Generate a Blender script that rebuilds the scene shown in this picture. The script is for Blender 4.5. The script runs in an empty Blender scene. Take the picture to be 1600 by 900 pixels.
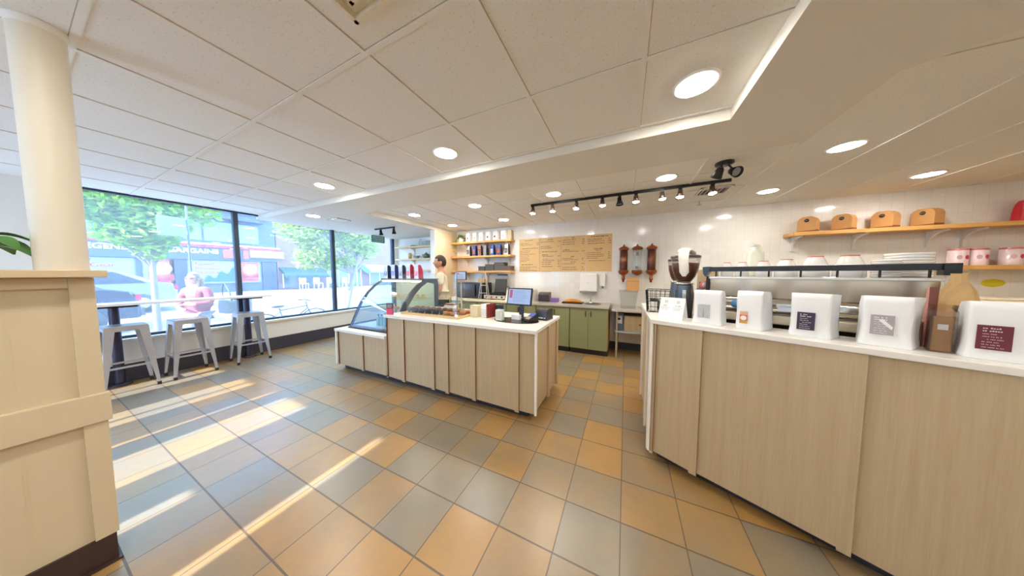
import bpy, bmesh, math, random
from mathutils import Vector, Matrix, Euler
random.seed(7)
S = bpy.context.scene
COL = S.collection
R = math.radians

# ------------------------------------------------------------------ camera, world, sun, exposure
cam_d = bpy.data.cameras.new('camera')
cam_d.sensor_fit = 'HORIZONTAL'; cam_d.sensor_width = 36.0
cam_d.lens = 376.5 / 1600 * 36
cam_d.clip_start = 0.02; cam_d.clip_end = 300
cam = bpy.data.objects.new('camera', cam_d); COL.objects.link(cam)
cam.location = (0, 0, 1.5)
cam.rotation_euler = (R(90 - 3.4), 0, R(25.2))
S.camera = cam

S.view_settings.view_transform = 'Standard'
S.view_settings.look = 'None'
S.view_settings.gamma = 1.0
S.view_settings.use_curve_mapping = False
S.view_settings.exposure = 1.0
try:
    S.cycles.use_denoising = True
    S.cycles.max_bounces = 12
    S.cycles.diffuse_bounces = 6
    S.cycles.transparent_max_bounces = 24
    S.cycles.sample_clamp_indirect = 8
    S.cycles.caustics_reflective = False
    S.cycles.caustics_refractive = False
except Exception:
    pass

SKY_STRENGTH = 7.0
SKY_COLOR = (0.40, 0.65, 1.0)
SUN_STRENGTH = 11.0
LAMP_EMISSION = 72.0
LAMP_COLOR = (1.0, 0.955, 0.88)
TRACK_EMISSION = 60.0

world = bpy.data.worlds.new('sky'); S.world = world
world.use_nodes = True
bg = world.node_tree.nodes['Background']
bg.inputs['Color'].default_value = (*SKY_COLOR, 1); bg.inputs['Strength'].default_value = SKY_STRENGTH

sun_d = bpy.data.lights.new('sun', 'SUN'); sun_d.energy = SUN_STRENGTH; sun_d.angle = R(0.6); sun_d.color = (1, .95, .88)
sun = bpy.data.objects.new('sun', sun_d); COL.objects.link(sun)
sun.rotation_euler = (R(90 - 29), 0, R(1.0))     # light travels along +Y, low, from the street behind the viewer

# ------------------------------------------------------------------ materials
OUT = 1.0        # lowered for the street scene: dims its colours against overexposed daylight
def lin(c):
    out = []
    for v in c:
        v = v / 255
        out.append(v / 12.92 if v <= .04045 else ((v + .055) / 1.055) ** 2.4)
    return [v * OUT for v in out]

class NT:
    def __init__(s, name):
        s.m = bpy.data.materials.new(name); s.m.use_nodes = True
        s.t = s.m.node_tree; s.t.nodes.clear()
        s.out = s.n('ShaderNodeOutputMaterial')
    def n(s, kind, **kw):
        nd = s.t.nodes.new(kind)
        for k, v in kw.items(): setattr(nd, k, v)
        return nd
    def l(s, a, b): s.t.links.new(a, b)
    def math(s, op, a, b=None):
        nd = s.n('ShaderNodeMath', operation=op)
        for i, v in enumerate((a, b)):
            if v is None: continue
            if isinstance(v, (int, float)): nd.inputs[i].default_value = v
            else: s.l(v, nd.inputs[i])
        return nd.outputs[0]
    def mix(s, f, a, b, blend='MIX'):
        nd = s.n('ShaderNodeMix', data_type='RGBA', blend_type=blend)
        for i, v in ((0, f), (6, a), (7, b)):
            if isinstance(v, (int, float)): nd.inputs[i].default_value = v
            elif isinstance(v, (tuple, list)): nd.inputs[i].default_value = (*v[:3], 1)
            else: s.l(v, nd.inputs[i])
        return nd.outputs[2]
    def coord(s, out='Object'):
        return s.n('ShaderNodeTexCoord').outputs[out]
    def noise(s, vec, scale, detail=3, rough=.5):
        nd = s.n('ShaderNodeTexNoise'); nd.inputs['Scale'].default_value = scale
        nd.inputs['Detail'].default_value = detail; nd.inputs['Roughness'].default_value = rough
        s.l(vec, nd.inputs['Vector']); return nd
    def bsdf(s, color, rough=.5, metal=0.0, bump=None, bstr=.1, bdist=.01, spec=.5, trans=0, emit=None):
        b = s.n('ShaderNodeBsdfPrincipled')
        if isinstance(color, (tuple, list)): b.inputs['Base Color'].default_value = (*color[:3], 1)
        else: s.l(color, b.inputs['Base Color'])
        if isinstance(rough, (int, float)): b.inputs['Roughness'].default_value = rough
        else: s.l(rough, b.inputs['Roughness'])
        b.inputs['Metallic'].default_value = metal
        b.inputs['Specular IOR Level'].default_value = spec
        b.inputs['Transmission Weight'].default_value = trans
        if bump is not None:
            bp = s.n('ShaderNodeBump'); bp.inputs['Strength'].default_value = bstr; bp.inputs['Distance'].default_value = bdist
            s.l(bump, bp.inputs['Height']); s.l(bp.outputs[0], b.inputs['Normal'])
        s.l(b.outputs[0], s.out.inputs[0]); return b

_M = {}
def M(name, rgb=(200, 200, 200), rough=.5, metal=0.0, var=.06, scale=14, bump=0.0, spec=.5):
    """plain procedural surface: base colour with a faint noise variation"""
    if name in _M: return _M[name]
    t = NT(name); c = lin(rgb)
    nz = t.noise(t.coord(), scale)
    lo = [max(0, v * (1 - var)) for v in c]; hi = [min(1, v * (1 + var)) for v in c]
    col = t.mix(nz.outputs[0], lo, hi)
    t.bsdf(col, rough, metal, nz.outputs[0] if bump else None, bump, .004, spec)
    _M[name] = t.m; return t.m

def wood(name, rgb, dark, scale=1.0, axis='Z', rough=.5, amount=.5):
    """straight grain running along one axis"""
    if name in _M: return _M[name]
    t = NT(name)
    mp = t.n('ShaderNodeMapping'); t.l(t.coord(), mp.inputs[0])
    sc = {'Z': (26, 26, .9), 'X': (.9, 26, 26), 'Y': (26, .9, 26)}[axis]
    mp.inputs['Scale'].default_value = [v * scale for v in sc]
    nz = t.noise(mp.outputs[0], 1.6, 5, .6)
    nz2 = t.noise(mp.outputs[0], 7.0, 3, .6)
    f = t.math('ADD', t.math('MULTIPLY', nz.outputs[0], .6), t.math('MULTIPLY', nz2.outputs[0], .4))
    rp = t.n('ShaderNodeMapRange'); rp.inputs[1].default_value = .35; rp.inputs[2].default_value = .65
    t.l(f, rp.inputs[0])
    col = t.mix(t.math('MULTIPLY', rp.outputs[0], amount), lin(rgb), lin(dark))
    t.bsdf(col, rough, 0, f, .08, .003)
    _M[name] = t.m; return t.m

def glass(name, tint=(1, 1, 1), gloss=.08, haze=0.0, rough=.0):
    if name in _M: return _M[name]
    t = NT(name)
    tr = t.n('ShaderNodeBsdfTransparent'); tr.inputs[0].default_value = (*tint, 1)
    last = tr.outputs[0]
    if haze:
        d = t.n('ShaderNodeBsdfTranslucent'); d.inputs[0].default_value = (.95, .97, 1, 1)
        d2 = t.n('ShaderNodeMixShader'); d2.inputs[0].default_value = haze
        t.l(last, d2.inputs[1]); t.l(d.outputs[0], d2.inputs[2]); last = d2.outputs[0]
    g = t.n('ShaderNodeBsdfGlossy'); g.inputs['Roughness'].default_value = rough
    fr = t.n('ShaderNodeLayerWeight'); fr.inputs[0].default_value = .25
    fac = t.math('ADD', t.math('MULTIPLY', fr.outputs['Fresnel'], gloss * 3), gloss * .3)
    mx = t.n('ShaderNodeMixShader'); t.l(t.math('MINIMUM', fac, .6), mx.inputs[0])
    t.l(last, mx.inputs[1]); t.l(g.outputs[0], mx.inputs[2])
    t.l(mx.outputs[0], t.out.inputs[0])
    _M[name] = t.m; return t.m

def emit(name, rgb, strength):
    if name in _M: return _M[name]
    t = NT(name)
    e = t.n('ShaderNodeEmission'); e.inputs[0].default_value = (*rgb, 1); e.inputs[1].default_value = strength
    t.l(e.outputs[0], t.out.inputs[0]); _M[name] = t.m; return t.m

TILE = .3296; TX = .010; TY = 1.517
def floor_mat():
    t = NT('slate_look_floor_tile')
    sp = t.n('ShaderNodeSeparateXYZ'); t.l(t.coord(), sp.inputs[0])
    u = t.math('DIVIDE', t.math('SUBTRACT', sp.outputs[0], TX), TILE)
    v = t.math('DIVIDE', t.math('SUBTRACT', sp.outputs[1], TY), TILE)
    fu, fv = t.math('FLOOR', u), t.math('FLOOR', v)
    cb = t.n('ShaderNodeCombineXYZ'); t.l(fu, cb.inputs[0]); t.l(fv, cb.inputs[1])
    wn = t.n('ShaderNodeTexWhiteNoise', noise_dimensions='3D'); t.l(cb.outputs[0], wn.inputs[0])
    # per tile shifted noise so that every tile has its own clouding
    mv = t.n('ShaderNodeVectorMath', operation='SCALE'); t.l(wn.outputs['Color'], mv.inputs[0]); mv.inputs['Scale'].default_value = 40
    av = t.n('ShaderNodeVectorMath', operation='ADD'); t.l(t.coord(), av.inputs[0]); t.l(mv.outputs[0], av.inputs[1])
    n1 = t.noise(av.outputs[0], 3.0, 4, .55); n2 = t.noise(av.outputs[0], 17, 5, .65)
    val = t.math('ADD', t.math('MULTIPLY', wn.outputs[0], .50), t.math('MULTIPLY', n1.outputs[0], .58))
    cr = t.n('ShaderNodeValToRGB'); t.l(val, cr.inputs[0])
    e = cr.color_ramp.elements
    e[0].position = .14; e[0].color = (*lin((126, 118, 106)), 1)
    e[1].position = .92; e[1].color = (*lin((188, 138, 66)), 1)
    for p, c in ((.36, (140, 128, 108)), (.52, (156, 128, 88)), (.7, (176, 134, 70))):
        q = e.new(p); q.color = (*lin(c), 1)
    col = t.mix(t.math('MULTIPLY', n2.outputs[0], .35), cr.outputs[0], lin((112, 98, 82)))
    g = []
    for a in (u, v):
        fr = t.math('FRACT', a)
        d = t.math('ABSOLUTE', t.math('SUBTRACT', fr, .5))
        g.append(t.math('GREATER_THAN', d, .5 - (.010 if a is u else .014)))
    gm = t.math('MAXIMUM', g[0], g[1])
    col = t.mix(gm, col, lin((96, 78, 62)))
    h = t.math('SUBTRACT', t.math('ADD', t.math('MULTIPLY', n2.outputs[0], .35), t.math('MULTIPLY', n1.outputs[0], .3)), t.math('MULTIPLY', gm, .6))
    rg = t.math('ADD', .24, t.math('MULTIPLY', n2.outputs[0], .18))
    b = t.bsdf(col, t.math('ADD', rg, t.math('MULTIPLY', gm, .3)), 0, h, .35, .006, .5)
    b.inputs['Coat Weight'].default_value = .75; b.inputs['Coat Roughness'].default_value = .32; b.inputs['Coat IOR'].default_value = 1.6
    return t.m

def wall_tile_mat():
    t = NT('glossy_white_wall_tile')
    sp = t.n('ShaderNodeSeparateXYZ'); t.l(t.coord(), sp.inputs[0])
    cb = t.n('ShaderNodeCombineXYZ'); t.l(sp.outputs[0], cb.inputs[0]); t.l(sp.outputs[2], cb.inputs[1])
    br = t.n('ShaderNodeTexBrick', offset=0.0); t.l(cb.outputs[0], br.inputs[0])
    br.inputs['Scale'].default_value = 1; br.inputs['Brick Width'].default_value = .108; br.inputs['Row Height'].default_value = .108
    br.inputs['Mortar Size'].default_value = .0016
    br.inputs['Color1'].default_value = (*lin((238, 234, 226)), 1); br.inputs['Color2'].default_value = (*lin((233, 229, 220)), 1)
    br.inputs['Mortar'].default_value = (*lin((222, 217, 208)), 1)
    nz = t.noise(t.coord(), 3.0, 2)
    h = t.math('SUBTRACT', t.math('MULTIPLY', nz.outputs[0], .25), br.outputs['Fac'])
    t.bsdf(br.outputs['Color'], .12, 0, h, .12, .004, .5)
    return t.m

def ceiling_mat():
    t = NT('speckled_ceiling_tile')
    n1 = t.noise(t.coord(), 95, 3, .6); n2 = t.noise(t.coord(), 5, 2)
    m = t.n('ShaderNodeMapRange'); m.inputs[1].default_value = .60; m.inputs[2].default_value = .70; t.l(n1.outputs[0], m.inputs[0])
    col = t.mix(t.math('MULTIPLY', m.outputs[0], .6), lin((238, 236, 230)), lin((180, 174, 164)))
    t.bsdf(col, .9, 0, n1.outputs[0], .15, .003, .2)
    return t.m

# ------------------------------------------------------------------ mesh builder
class MB:
    def __init__(s): s.v = []; s.f = []; s.mi = []; s.sm = []; s.mx = None
    def add(s, vs, fs, mi=0, smooth=False):
        o = len(s.v)
        if s.mx is not None: vs = [s.mx @ Vector(v) for v in vs]
        s.v += [tuple(v) for v in vs]
        for f in fs: s.f.append([o + i for i in f]); s.mi.append(mi); s.sm.append(smooth)
    def box(s, x0, x1, y0, y1, z0, z1, mi=0):
        vs = [(x, y, z) for z in (z0, z1) for y in (y0, y1) for x in (x0, x1)]
        s.add(vs, [(0, 2, 3, 1), (4, 5, 7, 6), (0, 1, 5, 4), (2, 6, 7, 3), (0, 4, 6, 2), (1, 3, 7, 5)], mi); return s
    def quad(s, a, b, c, d, mi=0): s.add([a, b, c, d], [(0, 1, 2, 3)], mi); return s
    def prism(s, poly, z0, z1, mi=0):
        n = len(poly); vs = [(x, y, z0) for x, y in poly] + [(x, y, z1) for x, y in poly]
        ar = sum(poly[i][0] * poly[(i + 1) % n][1] - poly[(i + 1) % n][0] * poly[i][1] for i in range(n))
        fs = [tuple(range(n))[::-1], tuple(range(n, 2 * n))] + [(i, (i + 1) % n, n + (i + 1) % n, n + i) for i in range(n)]
        if ar < 0: fs = [f[::-1] for f in fs]
        s.add(vs, fs, mi); return s
    def extr(s, prof, axis, a0, a1, mi=0, smooth=False):
        """extrude a closed 2-D profile along X ('X': prof=(y,z)) or Y ('Y': prof=(x,z))"""
        n = len(prof)
        mk = (lambda a, p: (a, p[0], p[1])) if axis == 'X' else (lambda a, p: (p[0], a, p[1]))
        vs = [mk(a0, p) for p in prof] + [mk(a1, p) for p in prof]
        s.add(vs, [tuple(range(n))], mi); s.add(vs, [tuple(range(n, 2 * n))[::-1]], mi)
        s.add(vs, [(i, n + i, n + (i + 1) % n, (i + 1) % n) for i in range(n)], mi, smooth); return s
    def sheet(s, prof, axis, a0, a1, mi=0):
        n = len(prof)
        mk = (lambda a, p: (a, p[0], p[1])) if axis == 'X' else (lambda a, p: (p[0], a, p[1]))
        s.add([mk(a0, p) for p in prof] + [mk(a1, p) for p in prof], [(i, i + 1, n + i + 1, n + i) for i in range(n - 1)], mi, True); return s
    def lathe(s, prof, c=(0, 0, 0), seg=24, mi=0, axis='Z', smooth=True):
        vs = []; n = len(prof)
        for r, z in prof:
            for k in range(seg):
                a = 2 * math.pi * k / seg; x, y = r * math.cos(a), r * math.sin(a)
                p = {'Z': (x, y, z), 'X': (z, x, y), 'Y': (y, z, x)}[axis]
                vs.append((c[0] + p[0], c[1] + p[1], c[2] + p[2]))
        fs = [(i * seg + k, i * seg + (k + 1) % seg, (i + 1) * seg + (k + 1) % seg, (i + 1) * seg + k) for i in range(n - 1) for k in range(seg)]
        s.add(vs, fs, mi, smooth)
        for i, fl in ((0, True), (n - 1, False)):
            if prof[i][0] > 1e-5:
                f = tuple(i * seg + k for k in range(seg)); s.add(vs, [f[::-1] if fl else f], mi)
        return s
    def cyl(s, p0, p1, r0, r1=None, seg=12, mi=0, smooth=True):
        r1 = r0 if r1 is None else r1
        p0, p1 = Vector(p0), Vector(p1); d = (p1 - p0).normalized()
        u = d.orthogonal().normalized(); w = d.cross(u); vs = []
        for p, r in ((p0, r0), (p1, r1)):
            for k in range(seg):
                a = 2 * math.pi * k / seg; vs.append(p + u * r * math.cos(a) + w * r * math.sin(a))
        s.add(vs, [(k, (k + 1) % seg, seg + (k + 1) % seg, seg + k) for k in range(seg)], mi, smooth)
        s.add(vs, [tuple(range(seg))[::-1], tuple(range(seg, 2 * seg))], mi); return s
    def tube(s, pts, r, seg=8, mi=0, closed=False):
        pts = [Vector(p) for p in pts]; n = len(pts); vs = []; rr = r if isinstance(r, (list, tuple)) else [r] * n
        up = Vector((0.013, .021, 1))
        for i, p in enumerate(pts):
            a = pts[(i - 1) % n] if (closed or i > 0) else p
            b = pts[(i + 1) % n] if (closed or i < n - 1) else p
            d = (b - a).normalized(); q = up if abs(d.dot(up.normalized())) < .95 else Vector((1, .02, .01))
            u = d.cross(q).normalized(); w = d.cross(u)
            for k in range(seg):
                an = 2 * math.pi * k / seg; vs.append(p + (u * math.cos(an) + w * math.sin(an)) * rr[i])
        m = n if closed else n - 1
        s.add(vs, [(i * seg + k, i * seg + (k + 1) % seg, ((i + 1) % n) * seg + (k + 1) % seg, ((i + 1) % n) * seg + k) for i in range(m) for k in range(seg)], mi, True)
        if not closed: s.add(vs, [tuple(range(seg))[::-1], tuple((n - 1) * seg + k for k in range(seg))], mi)
        return s
    def ell(s, c, r, seg=16, rings=10, mi=0):
        rx, ry, rz = r if isinstance(r, (tuple, list)) else (r, r, r); vs = [(c[0], c[1], c[2] - rz)]
        for i in range(1, rings):
            t = -math.pi / 2 + math.pi * i / rings
            for k in range(seg):
                a = 2 * math.pi * k / seg; vs.append((c[0] + rx * math.cos(t) * math.cos(a), c[1] + ry * math.cos(t) * math.sin(a), c[2] + rz * math.sin(t)))
        vs.append((c[0], c[1], c[2] + rz)); L = len(vs) - 1
        fs = [(0, 1 + (k + 1) % seg, 1 + k) for k in range(seg)]
        for i in range(rings - 2):
            o = 1 + i * seg; fs += [(o + k, o + (k + 1) % seg, o + seg + (k + 1) % seg, o + seg + k) for k in range(seg)]
        o = 1 + (rings - 2) * seg; fs += [(o + k, o + (k + 1) % seg, L) for k in range(seg)]
        s.add(vs, fs, mi, True); return s
    def loft(s, loops, mi=0, smooth=True, cap=True):
        n = len(loops[0]); vs = [p for lp in loops for p in lp]
        s.add(vs, [(i * n + k, i * n + (k + 1) % n, (i + 1) * n + (k + 1) % n, (i + 1) * n + k) for i in range(len(loops) - 1) for k in range(n)], mi, smooth)
        if cap: s.add(vs, [tuple(range(n))[::-1], tuple((len(loops) - 1) * n + k for k in range(n))], mi)
        return s
    def build(s, name, mats, parent=None, bevel=0, bseg=2, loc=None, rotz=None):
        me = bpy.data.meshes.new(name); me.from_pydata(s.v, [], s.f)
        for m in (mats if isinstance(mats, (list, tuple)) else [mats]): me.materials.append(m)
        for p, i, sm in zip(me.polygons, s.mi, s.sm): p.material_index = i; p.use_smooth = sm
        me.validate(); me.update()
        o = bpy.data.objects.new(name, me); COL.objects.link(o)
        if parent: o.parent = parent
        if loc: o.location = loc
        if rotz: o.rotation_euler = (0, 0, rotz)
        if bevel:
            b = o.modifiers.new('bevel', 'BEVEL'); b.width = bevel; b.segments = bseg; b.limit_method = 'ANGLE'; b.angle_limit = R(40)
        return o

def tag(o, label=None, cat=None, group=None, kind=None):
    if label: o['label'] = label
    if cat: o['category'] = cat
    if group: o['group'] = group
    if kind: o['kind'] = kind
    return o
def thing(name, label, cat, loc=(0, 0, 0), rotz=0, group=None):
    o = bpy.data.objects.new(name, None); COL.objects.link(o); o.location = loc; o.rotation_euler = (0, 0, rotz)
    o.empty_display_size = .05
    return tag(o, label, cat, group)
def struct(name, mb, mats, label=None, **kw):
    o = mb.build(name, mats, **kw); o['kind'] = 'structure'
    if label: o['label'] = label
    return o
def dup(root, loc, rotz=0, label=None, group=None, scale=None):
    r = root.copy(); COL.objects.link(r); r.location = loc; r.rotation_euler = (0, 0, rotz)
    if scale: r.scale = scale
    if label: r['label'] = label
    if group: r['group'] = group
    for ch in list(root.children):
        c = ch.copy(); COL.objects.link(c); c.parent = r
        for g in list(ch.children):
            d = g.copy(); COL.objects.link(d); d.parent = c
    return r
def circle(r, z, n=24, c=(0, 0)): return [(c[0] + r * math.cos(2 * math.pi * k / n), c[1] + r * math.sin(2 * math.pi * k / n), z) for k in range(n)]
def text_mesh(name, body, size, mat, parent, loc, rot, depth=.002, align='CENTER', bold=0.0, xs=1.0):
    cu = bpy.data.curves.new(name, 'FONT'); cu.body = body; cu.size = size; cu.extrude = depth; cu.align_x = align; cu.align_y = 'CENTER'; cu.offset = bold
    tmp = bpy.data.objects.new(name, cu); COL.objects.link(tmp)
    dg = bpy.context.evaluated_depsgraph_get(); dg.update()
    me = bpy.data.meshes.new_from_object(tmp.evaluated_get(dg)); me.name = name
    bpy.data.objects.remove(tmp); bpy.data.curves.remove(cu)
    me.materials.clear(); me.materials.append(mat)
    o = bpy.data.objects.new(name, me); COL.objects.link(o); o.parent = parent; o.location = loc; o.rotation_euler = rot; o.scale = (xs, 1, 1)
    return o
def words(mb, x0, x1, z, h, y, rnd, mi=1, gap=.35, price=None):
    """a row of illegible printed words as thin dashes on a face looking towards -Y"""
    x = x0
    while x < x1 - h:
        w = min(h * rnd.uniform(1.2, 4.5), x1 - x)
        k = max(1, int(w / (h * .75)))
        for i in range(k):
            a = x + i * w / k; hh = h * rnd.uniform(.65, 1.0)
            mb.quad((a, y, z), (a + w / k * .72, y, z), (a + w / k * .72, y, z + hh), (a, y, z + hh), mi)
        x += w + h * gap * 2
    return mb

# ------------------------------------------------------------------ shared materials
white_paint = M('white_paint', (236, 233, 226), .6, var=.02)
cream_paint = M('cream_paint', (216, 200, 168), .45, var=.03, scale=3)
ceiling_paint = M('ceiling_paint', (238, 235, 228), .8, var=.02, scale=2)
soffit_paint = M('soffit_paint', (226, 221, 210), .8, var=.02, scale=2)
beige_wall = M('beige_wall_paint', (222, 200, 164), .6, var=.03, scale=2)
quartz = M('white_quartz', (240, 236, 228), .25, var=.03, scale=60)
pale_wood = wood('pale_ash_panel', (198, 177, 143), (172, 147, 112), 1.0, 'Z', .5, .55)
dark_edge = M('brown_edge_band', (120, 74, 46), .5, var=.1)
toe_navy = M('dark_toe_kick', (50, 52, 64), .4, var=.1)
toe_brown = M('dark_brown_toe_kick', (62, 44, 40), .4, var=.1)
oak = wood('golden_oak', (222, 172, 98), (190, 136, 66), 1.0, 'X', .45, .5)
steel = M('brushed_steel', (206, 200, 188), .34, .55, .05, 60)
galv = M('galvanised_steel', (190, 194, 204), .34, .8, .1, 30)
chrome = M('chrome', (225, 225, 225), .08, 1.0, .02)
black_metal = M('black_metal', (30, 29, 30), .4, .3, .1)
black_plastic = M('black_plastic', (28, 29, 32), .4, 0, .1)
dark_grey = M('dark_grey_plastic', (72, 72, 76), .45, 0, .1)
copper = M('burnished_copper', (150, 78, 44), .3, .7, .15, 10)
white_gloss = M('white_ceramic', (244, 242, 238), .15, 0, .02)
white_plastic = M('white_plastic', (240, 238, 232), .35, 0, .02)
paper_white = M('white_paper', (246, 246, 246), .6, 0, .02, 10, .15)
bag_white = M('white_coffee_bag', (244, 245, 246), .42, 0, .025, 9, .35)
kraft = M('kraft_card', (200, 150, 92), .7, 0, .08, 20)
kraft_dark = M('kraft_card_lower', (134, 78, 44), .7, 0, .1, 20)
ink = M('black_ink', (52, 44, 40), .7, 0, .05)
white_ink = M('white_ink', (236, 232, 236), .6, 0, .05)
red_ink = M('red_ink', (206, 48, 58), .6, 0, .1)
green_cab = M('sage_green_laminate', (136, 140, 100), .45, 0, .04, 4)
clear_glass = glass('clear_glass', (.96, .98, .97), .07)
case_glass = glass('tinted_display_glass', (.88, .95, .93), .08)
window_glass = glass('bloom_haze_window_glass', (.93, .96, 1.0), .05, .06)  # translucent share stands in for the bloom of the bright street
leaf_green = M('glossy_leaf', (86, 140, 62), .35, 0, .25, 12)
# ------------------------------------------------------------------ the setting
CZ = 2.60; SZ = 2.525; XW = -6.25; YB = 5.2; YS = -2.6; XR = 5.2
struct('floor', MB().box(XW - .1, XR, YS, YB, -.05, 0), floor_mat())
struct('ceiling', MB().box(XW - .15, XR, YS, YB, CZ, CZ + .08), ceiling_mat())
g = MB()
k0 = .059; dk = .632
for i in range(-10, 9):
    x = k0 + dk * i
    if XW < x < XR: g.box(x - .012, x + .012, YS, YB, CZ - .006, CZ + .004)
for j in range(-6, 8):
    y = .84 + dk * j
    if YS < y < YB: g.box(XW, XR if y < 2.2 else 1.30, y - .012, y + .012, CZ - .0055, CZ + .004)
# thin gap shadow beside every bar, put in as a darker strip
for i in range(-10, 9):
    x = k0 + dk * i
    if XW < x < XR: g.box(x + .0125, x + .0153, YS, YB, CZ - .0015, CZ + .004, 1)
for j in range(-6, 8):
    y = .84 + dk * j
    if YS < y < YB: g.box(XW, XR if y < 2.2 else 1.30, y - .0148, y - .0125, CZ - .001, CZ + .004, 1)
struct('trim_1', g, [ceiling_paint, M('ceiling_gap_shadow', (178, 170, 160), .9)], 'white ceiling grid bars')
dx, dy = math.cos(R(24.6)), -math.sin(R(24.6))
soff = [(XW - .1, 2.13), (.606, 2.13), (.606, YS), (XR, YS), (XR, 2.0 + (XR - 1.235) * dy / dx), (1.235, 2.0), (1.235, 2.73), (-4.06, 2.73), (-4.06, YB), (XW - .1, YB)]
struct('trim_2', MB().prism(soff, SZ, CZ + .02), soffit_paint, 'lowered plain ceiling soffit around the tiled recess')
struct('wall_back', MB().box(XW - .15, XR, YB, YB + .12, -.05, CZ + .08), wall_tile_mat())
struct('wall_right', MB().box(XR, XR + .12, YS, YB, -.05, CZ + .08), beige_wall)
# partition beside the back shelves
struct('wall_partition', MB().box(-4.19, -4.05, 4.37, YB, 0, SZ), [white_paint]).data.materials.append(beige_wall)
wp = bpy.data.objects['wall_partition']
for p in wp.data.polygons:
    if p.normal.x > .5: p.material_index = 1
# rear wall (behind the viewer): glazed shopfront whose solid piers leave the strips of sun on the floor; blind bays added as fill
openings = [(-5.92, -5.45), (-4.86, -4.64), (-4.60, -4.46), (-3.955, -3.915), (-3.63, -3.13), (-2.66, -2.53), (-1.95, -1.87)]
w = MB(); x = XW - .15
for a, b in openings:
    w.box(x, a, YS - .12, YS, -.05, CZ + .08); w.box(a, b, YS - .12, YS, 2.28, CZ + .08); x = b
fill_bays = [(-1.6, .5), (.75, 2.85), (3.0, 5.0)]  # invented bays, added to bring soft fill light from behind the viewer
for a, b in fill_bays:
    w.box(x, a, YS - .12, YS, -.05, CZ + .08); w.box(a, b, YS - .12, YS, 2.45, CZ + .08); w.box(a, b, YS - .12, YS, -.05, .35); x = b
w.box(x, XR, YS - .12, YS, -.05, CZ + .08)
struct('wall_rear', w, white_paint)
blind = NT('translucent_fill_blind'); tl_ = blind.n('ShaderNodeBsdfTranslucent'); df_ = blind.n('ShaderNodeBsdfDiffuse')
nzb = blind.noise(blind.coord(), 40); cb_ = blind.mix(nzb.outputs[0], (.32, .315, .30), (.38, .375, .36)); blind.l(cb_, tl_.inputs[0]); blind.l(cb_, df_.inputs[0])
mb_ = blind.n('ShaderNodeMixShader'); mb_.inputs[0].default_value = .65; blind.l(df_.outputs[0], mb_.inputs[1]); blind.l(tl_.outputs[0], mb_.inputs[2]); blind.l(mb_.outputs[0], blind.out.inputs[0])
for i, (a, b) in enumerate(fill_bays):
    wf = struct('window_%d' % (i + 11), MB().box(a, a + .05, YS - .10, YS - .04, .35, 2.45).box(b - .05, b, YS - .10, YS - .04, .35, 2.45).box(a + .05, b - .05, YS - .10, YS - .04, .35, .40).box(a + .05, b - .05, YS - .10, YS - .04, 2.40, 2.45), black_metal)  # unseen window added for the fill light
    MB().box(a + .05, b - .05, YS - .072, YS - .066, .40, 2.40).build('pane', clear_glass, wf)
    MB().box(a + .01, b - .01, YS - .012, YS - .010, .36, 2.44).build('fill_blind', blind.m, wf)  # blind added to spread sunlight into the room
for i, (a, b) in enumerate(openings):
    struct('window_%d' % (i + 4), MB().box(a, b, YS - .07, YS - .06, 0, 2.28), window_glass)
# window wall
w = MB()
w.box(XW - .15, XW, YS, .25, -.05, CZ + .08); w.box(XW - .15, XW, 5.06, YB, -.05, CZ + .08)
w.box(XW - .15, XW, .25, 5.06, -.05, .56); w.box(XW - .15, XW, .25, 5.06, 2.60, CZ + .08)
struct('wall_window', w, white_paint)
struct('trim_3', MB().box(XW - .05, XW + .05, .2, 5.08, .56, .60), white_paint, 'white window sill', bevel=.005)
struct('baseboard_window', MB().box(XW - .01, XW + .012, YS, YB, 0, .245), M('dark_baseboard', (62, 60, 70), .5, 0, .06))
struct('baseboard_back', MB().box(-4.05, XR, YB - .012, YB, 0, .14), M('blue_grey_baseboard', (58, 62, 72), .5, 0, .06))
frame_blue = M('dark_bronze_frame', (64, 72, 84), .4, .5, .06)
ys = [.25, 1.83, 3.40, 5.06]
for i in range(3):
    a, b = ys[i], ys[i + 1]
    f = MB()
    f.box(XW - .10, XW - .01, a - .03, a + .03, .60, 2.6) if i else f.box(XW - .10, XW - .01, a, a + .03, .60, 2.6)
    if i == 2: f.box(XW - .10, XW - .01, b - .07, b, .60, 2.6)
    f.box(XW - .09, XW - .03, a, b, .60, .635); f.box(XW - .09, XW - .02, a, b, 2.575, 2.6)
    fr = struct('window_%d' % (i + 1), f, frame_blue)
    p = MB().box(XW - .066, XW - .058, a + .03, b - .03, .635, 2.575).build('pane', window_glass, fr)
# alcove shelf wall left of the partition is the back wall itself (painted)
struct('wall_alcove', MB().box(XW, -4.19, YB - .03, YB, 0, SZ), white_paint)

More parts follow.
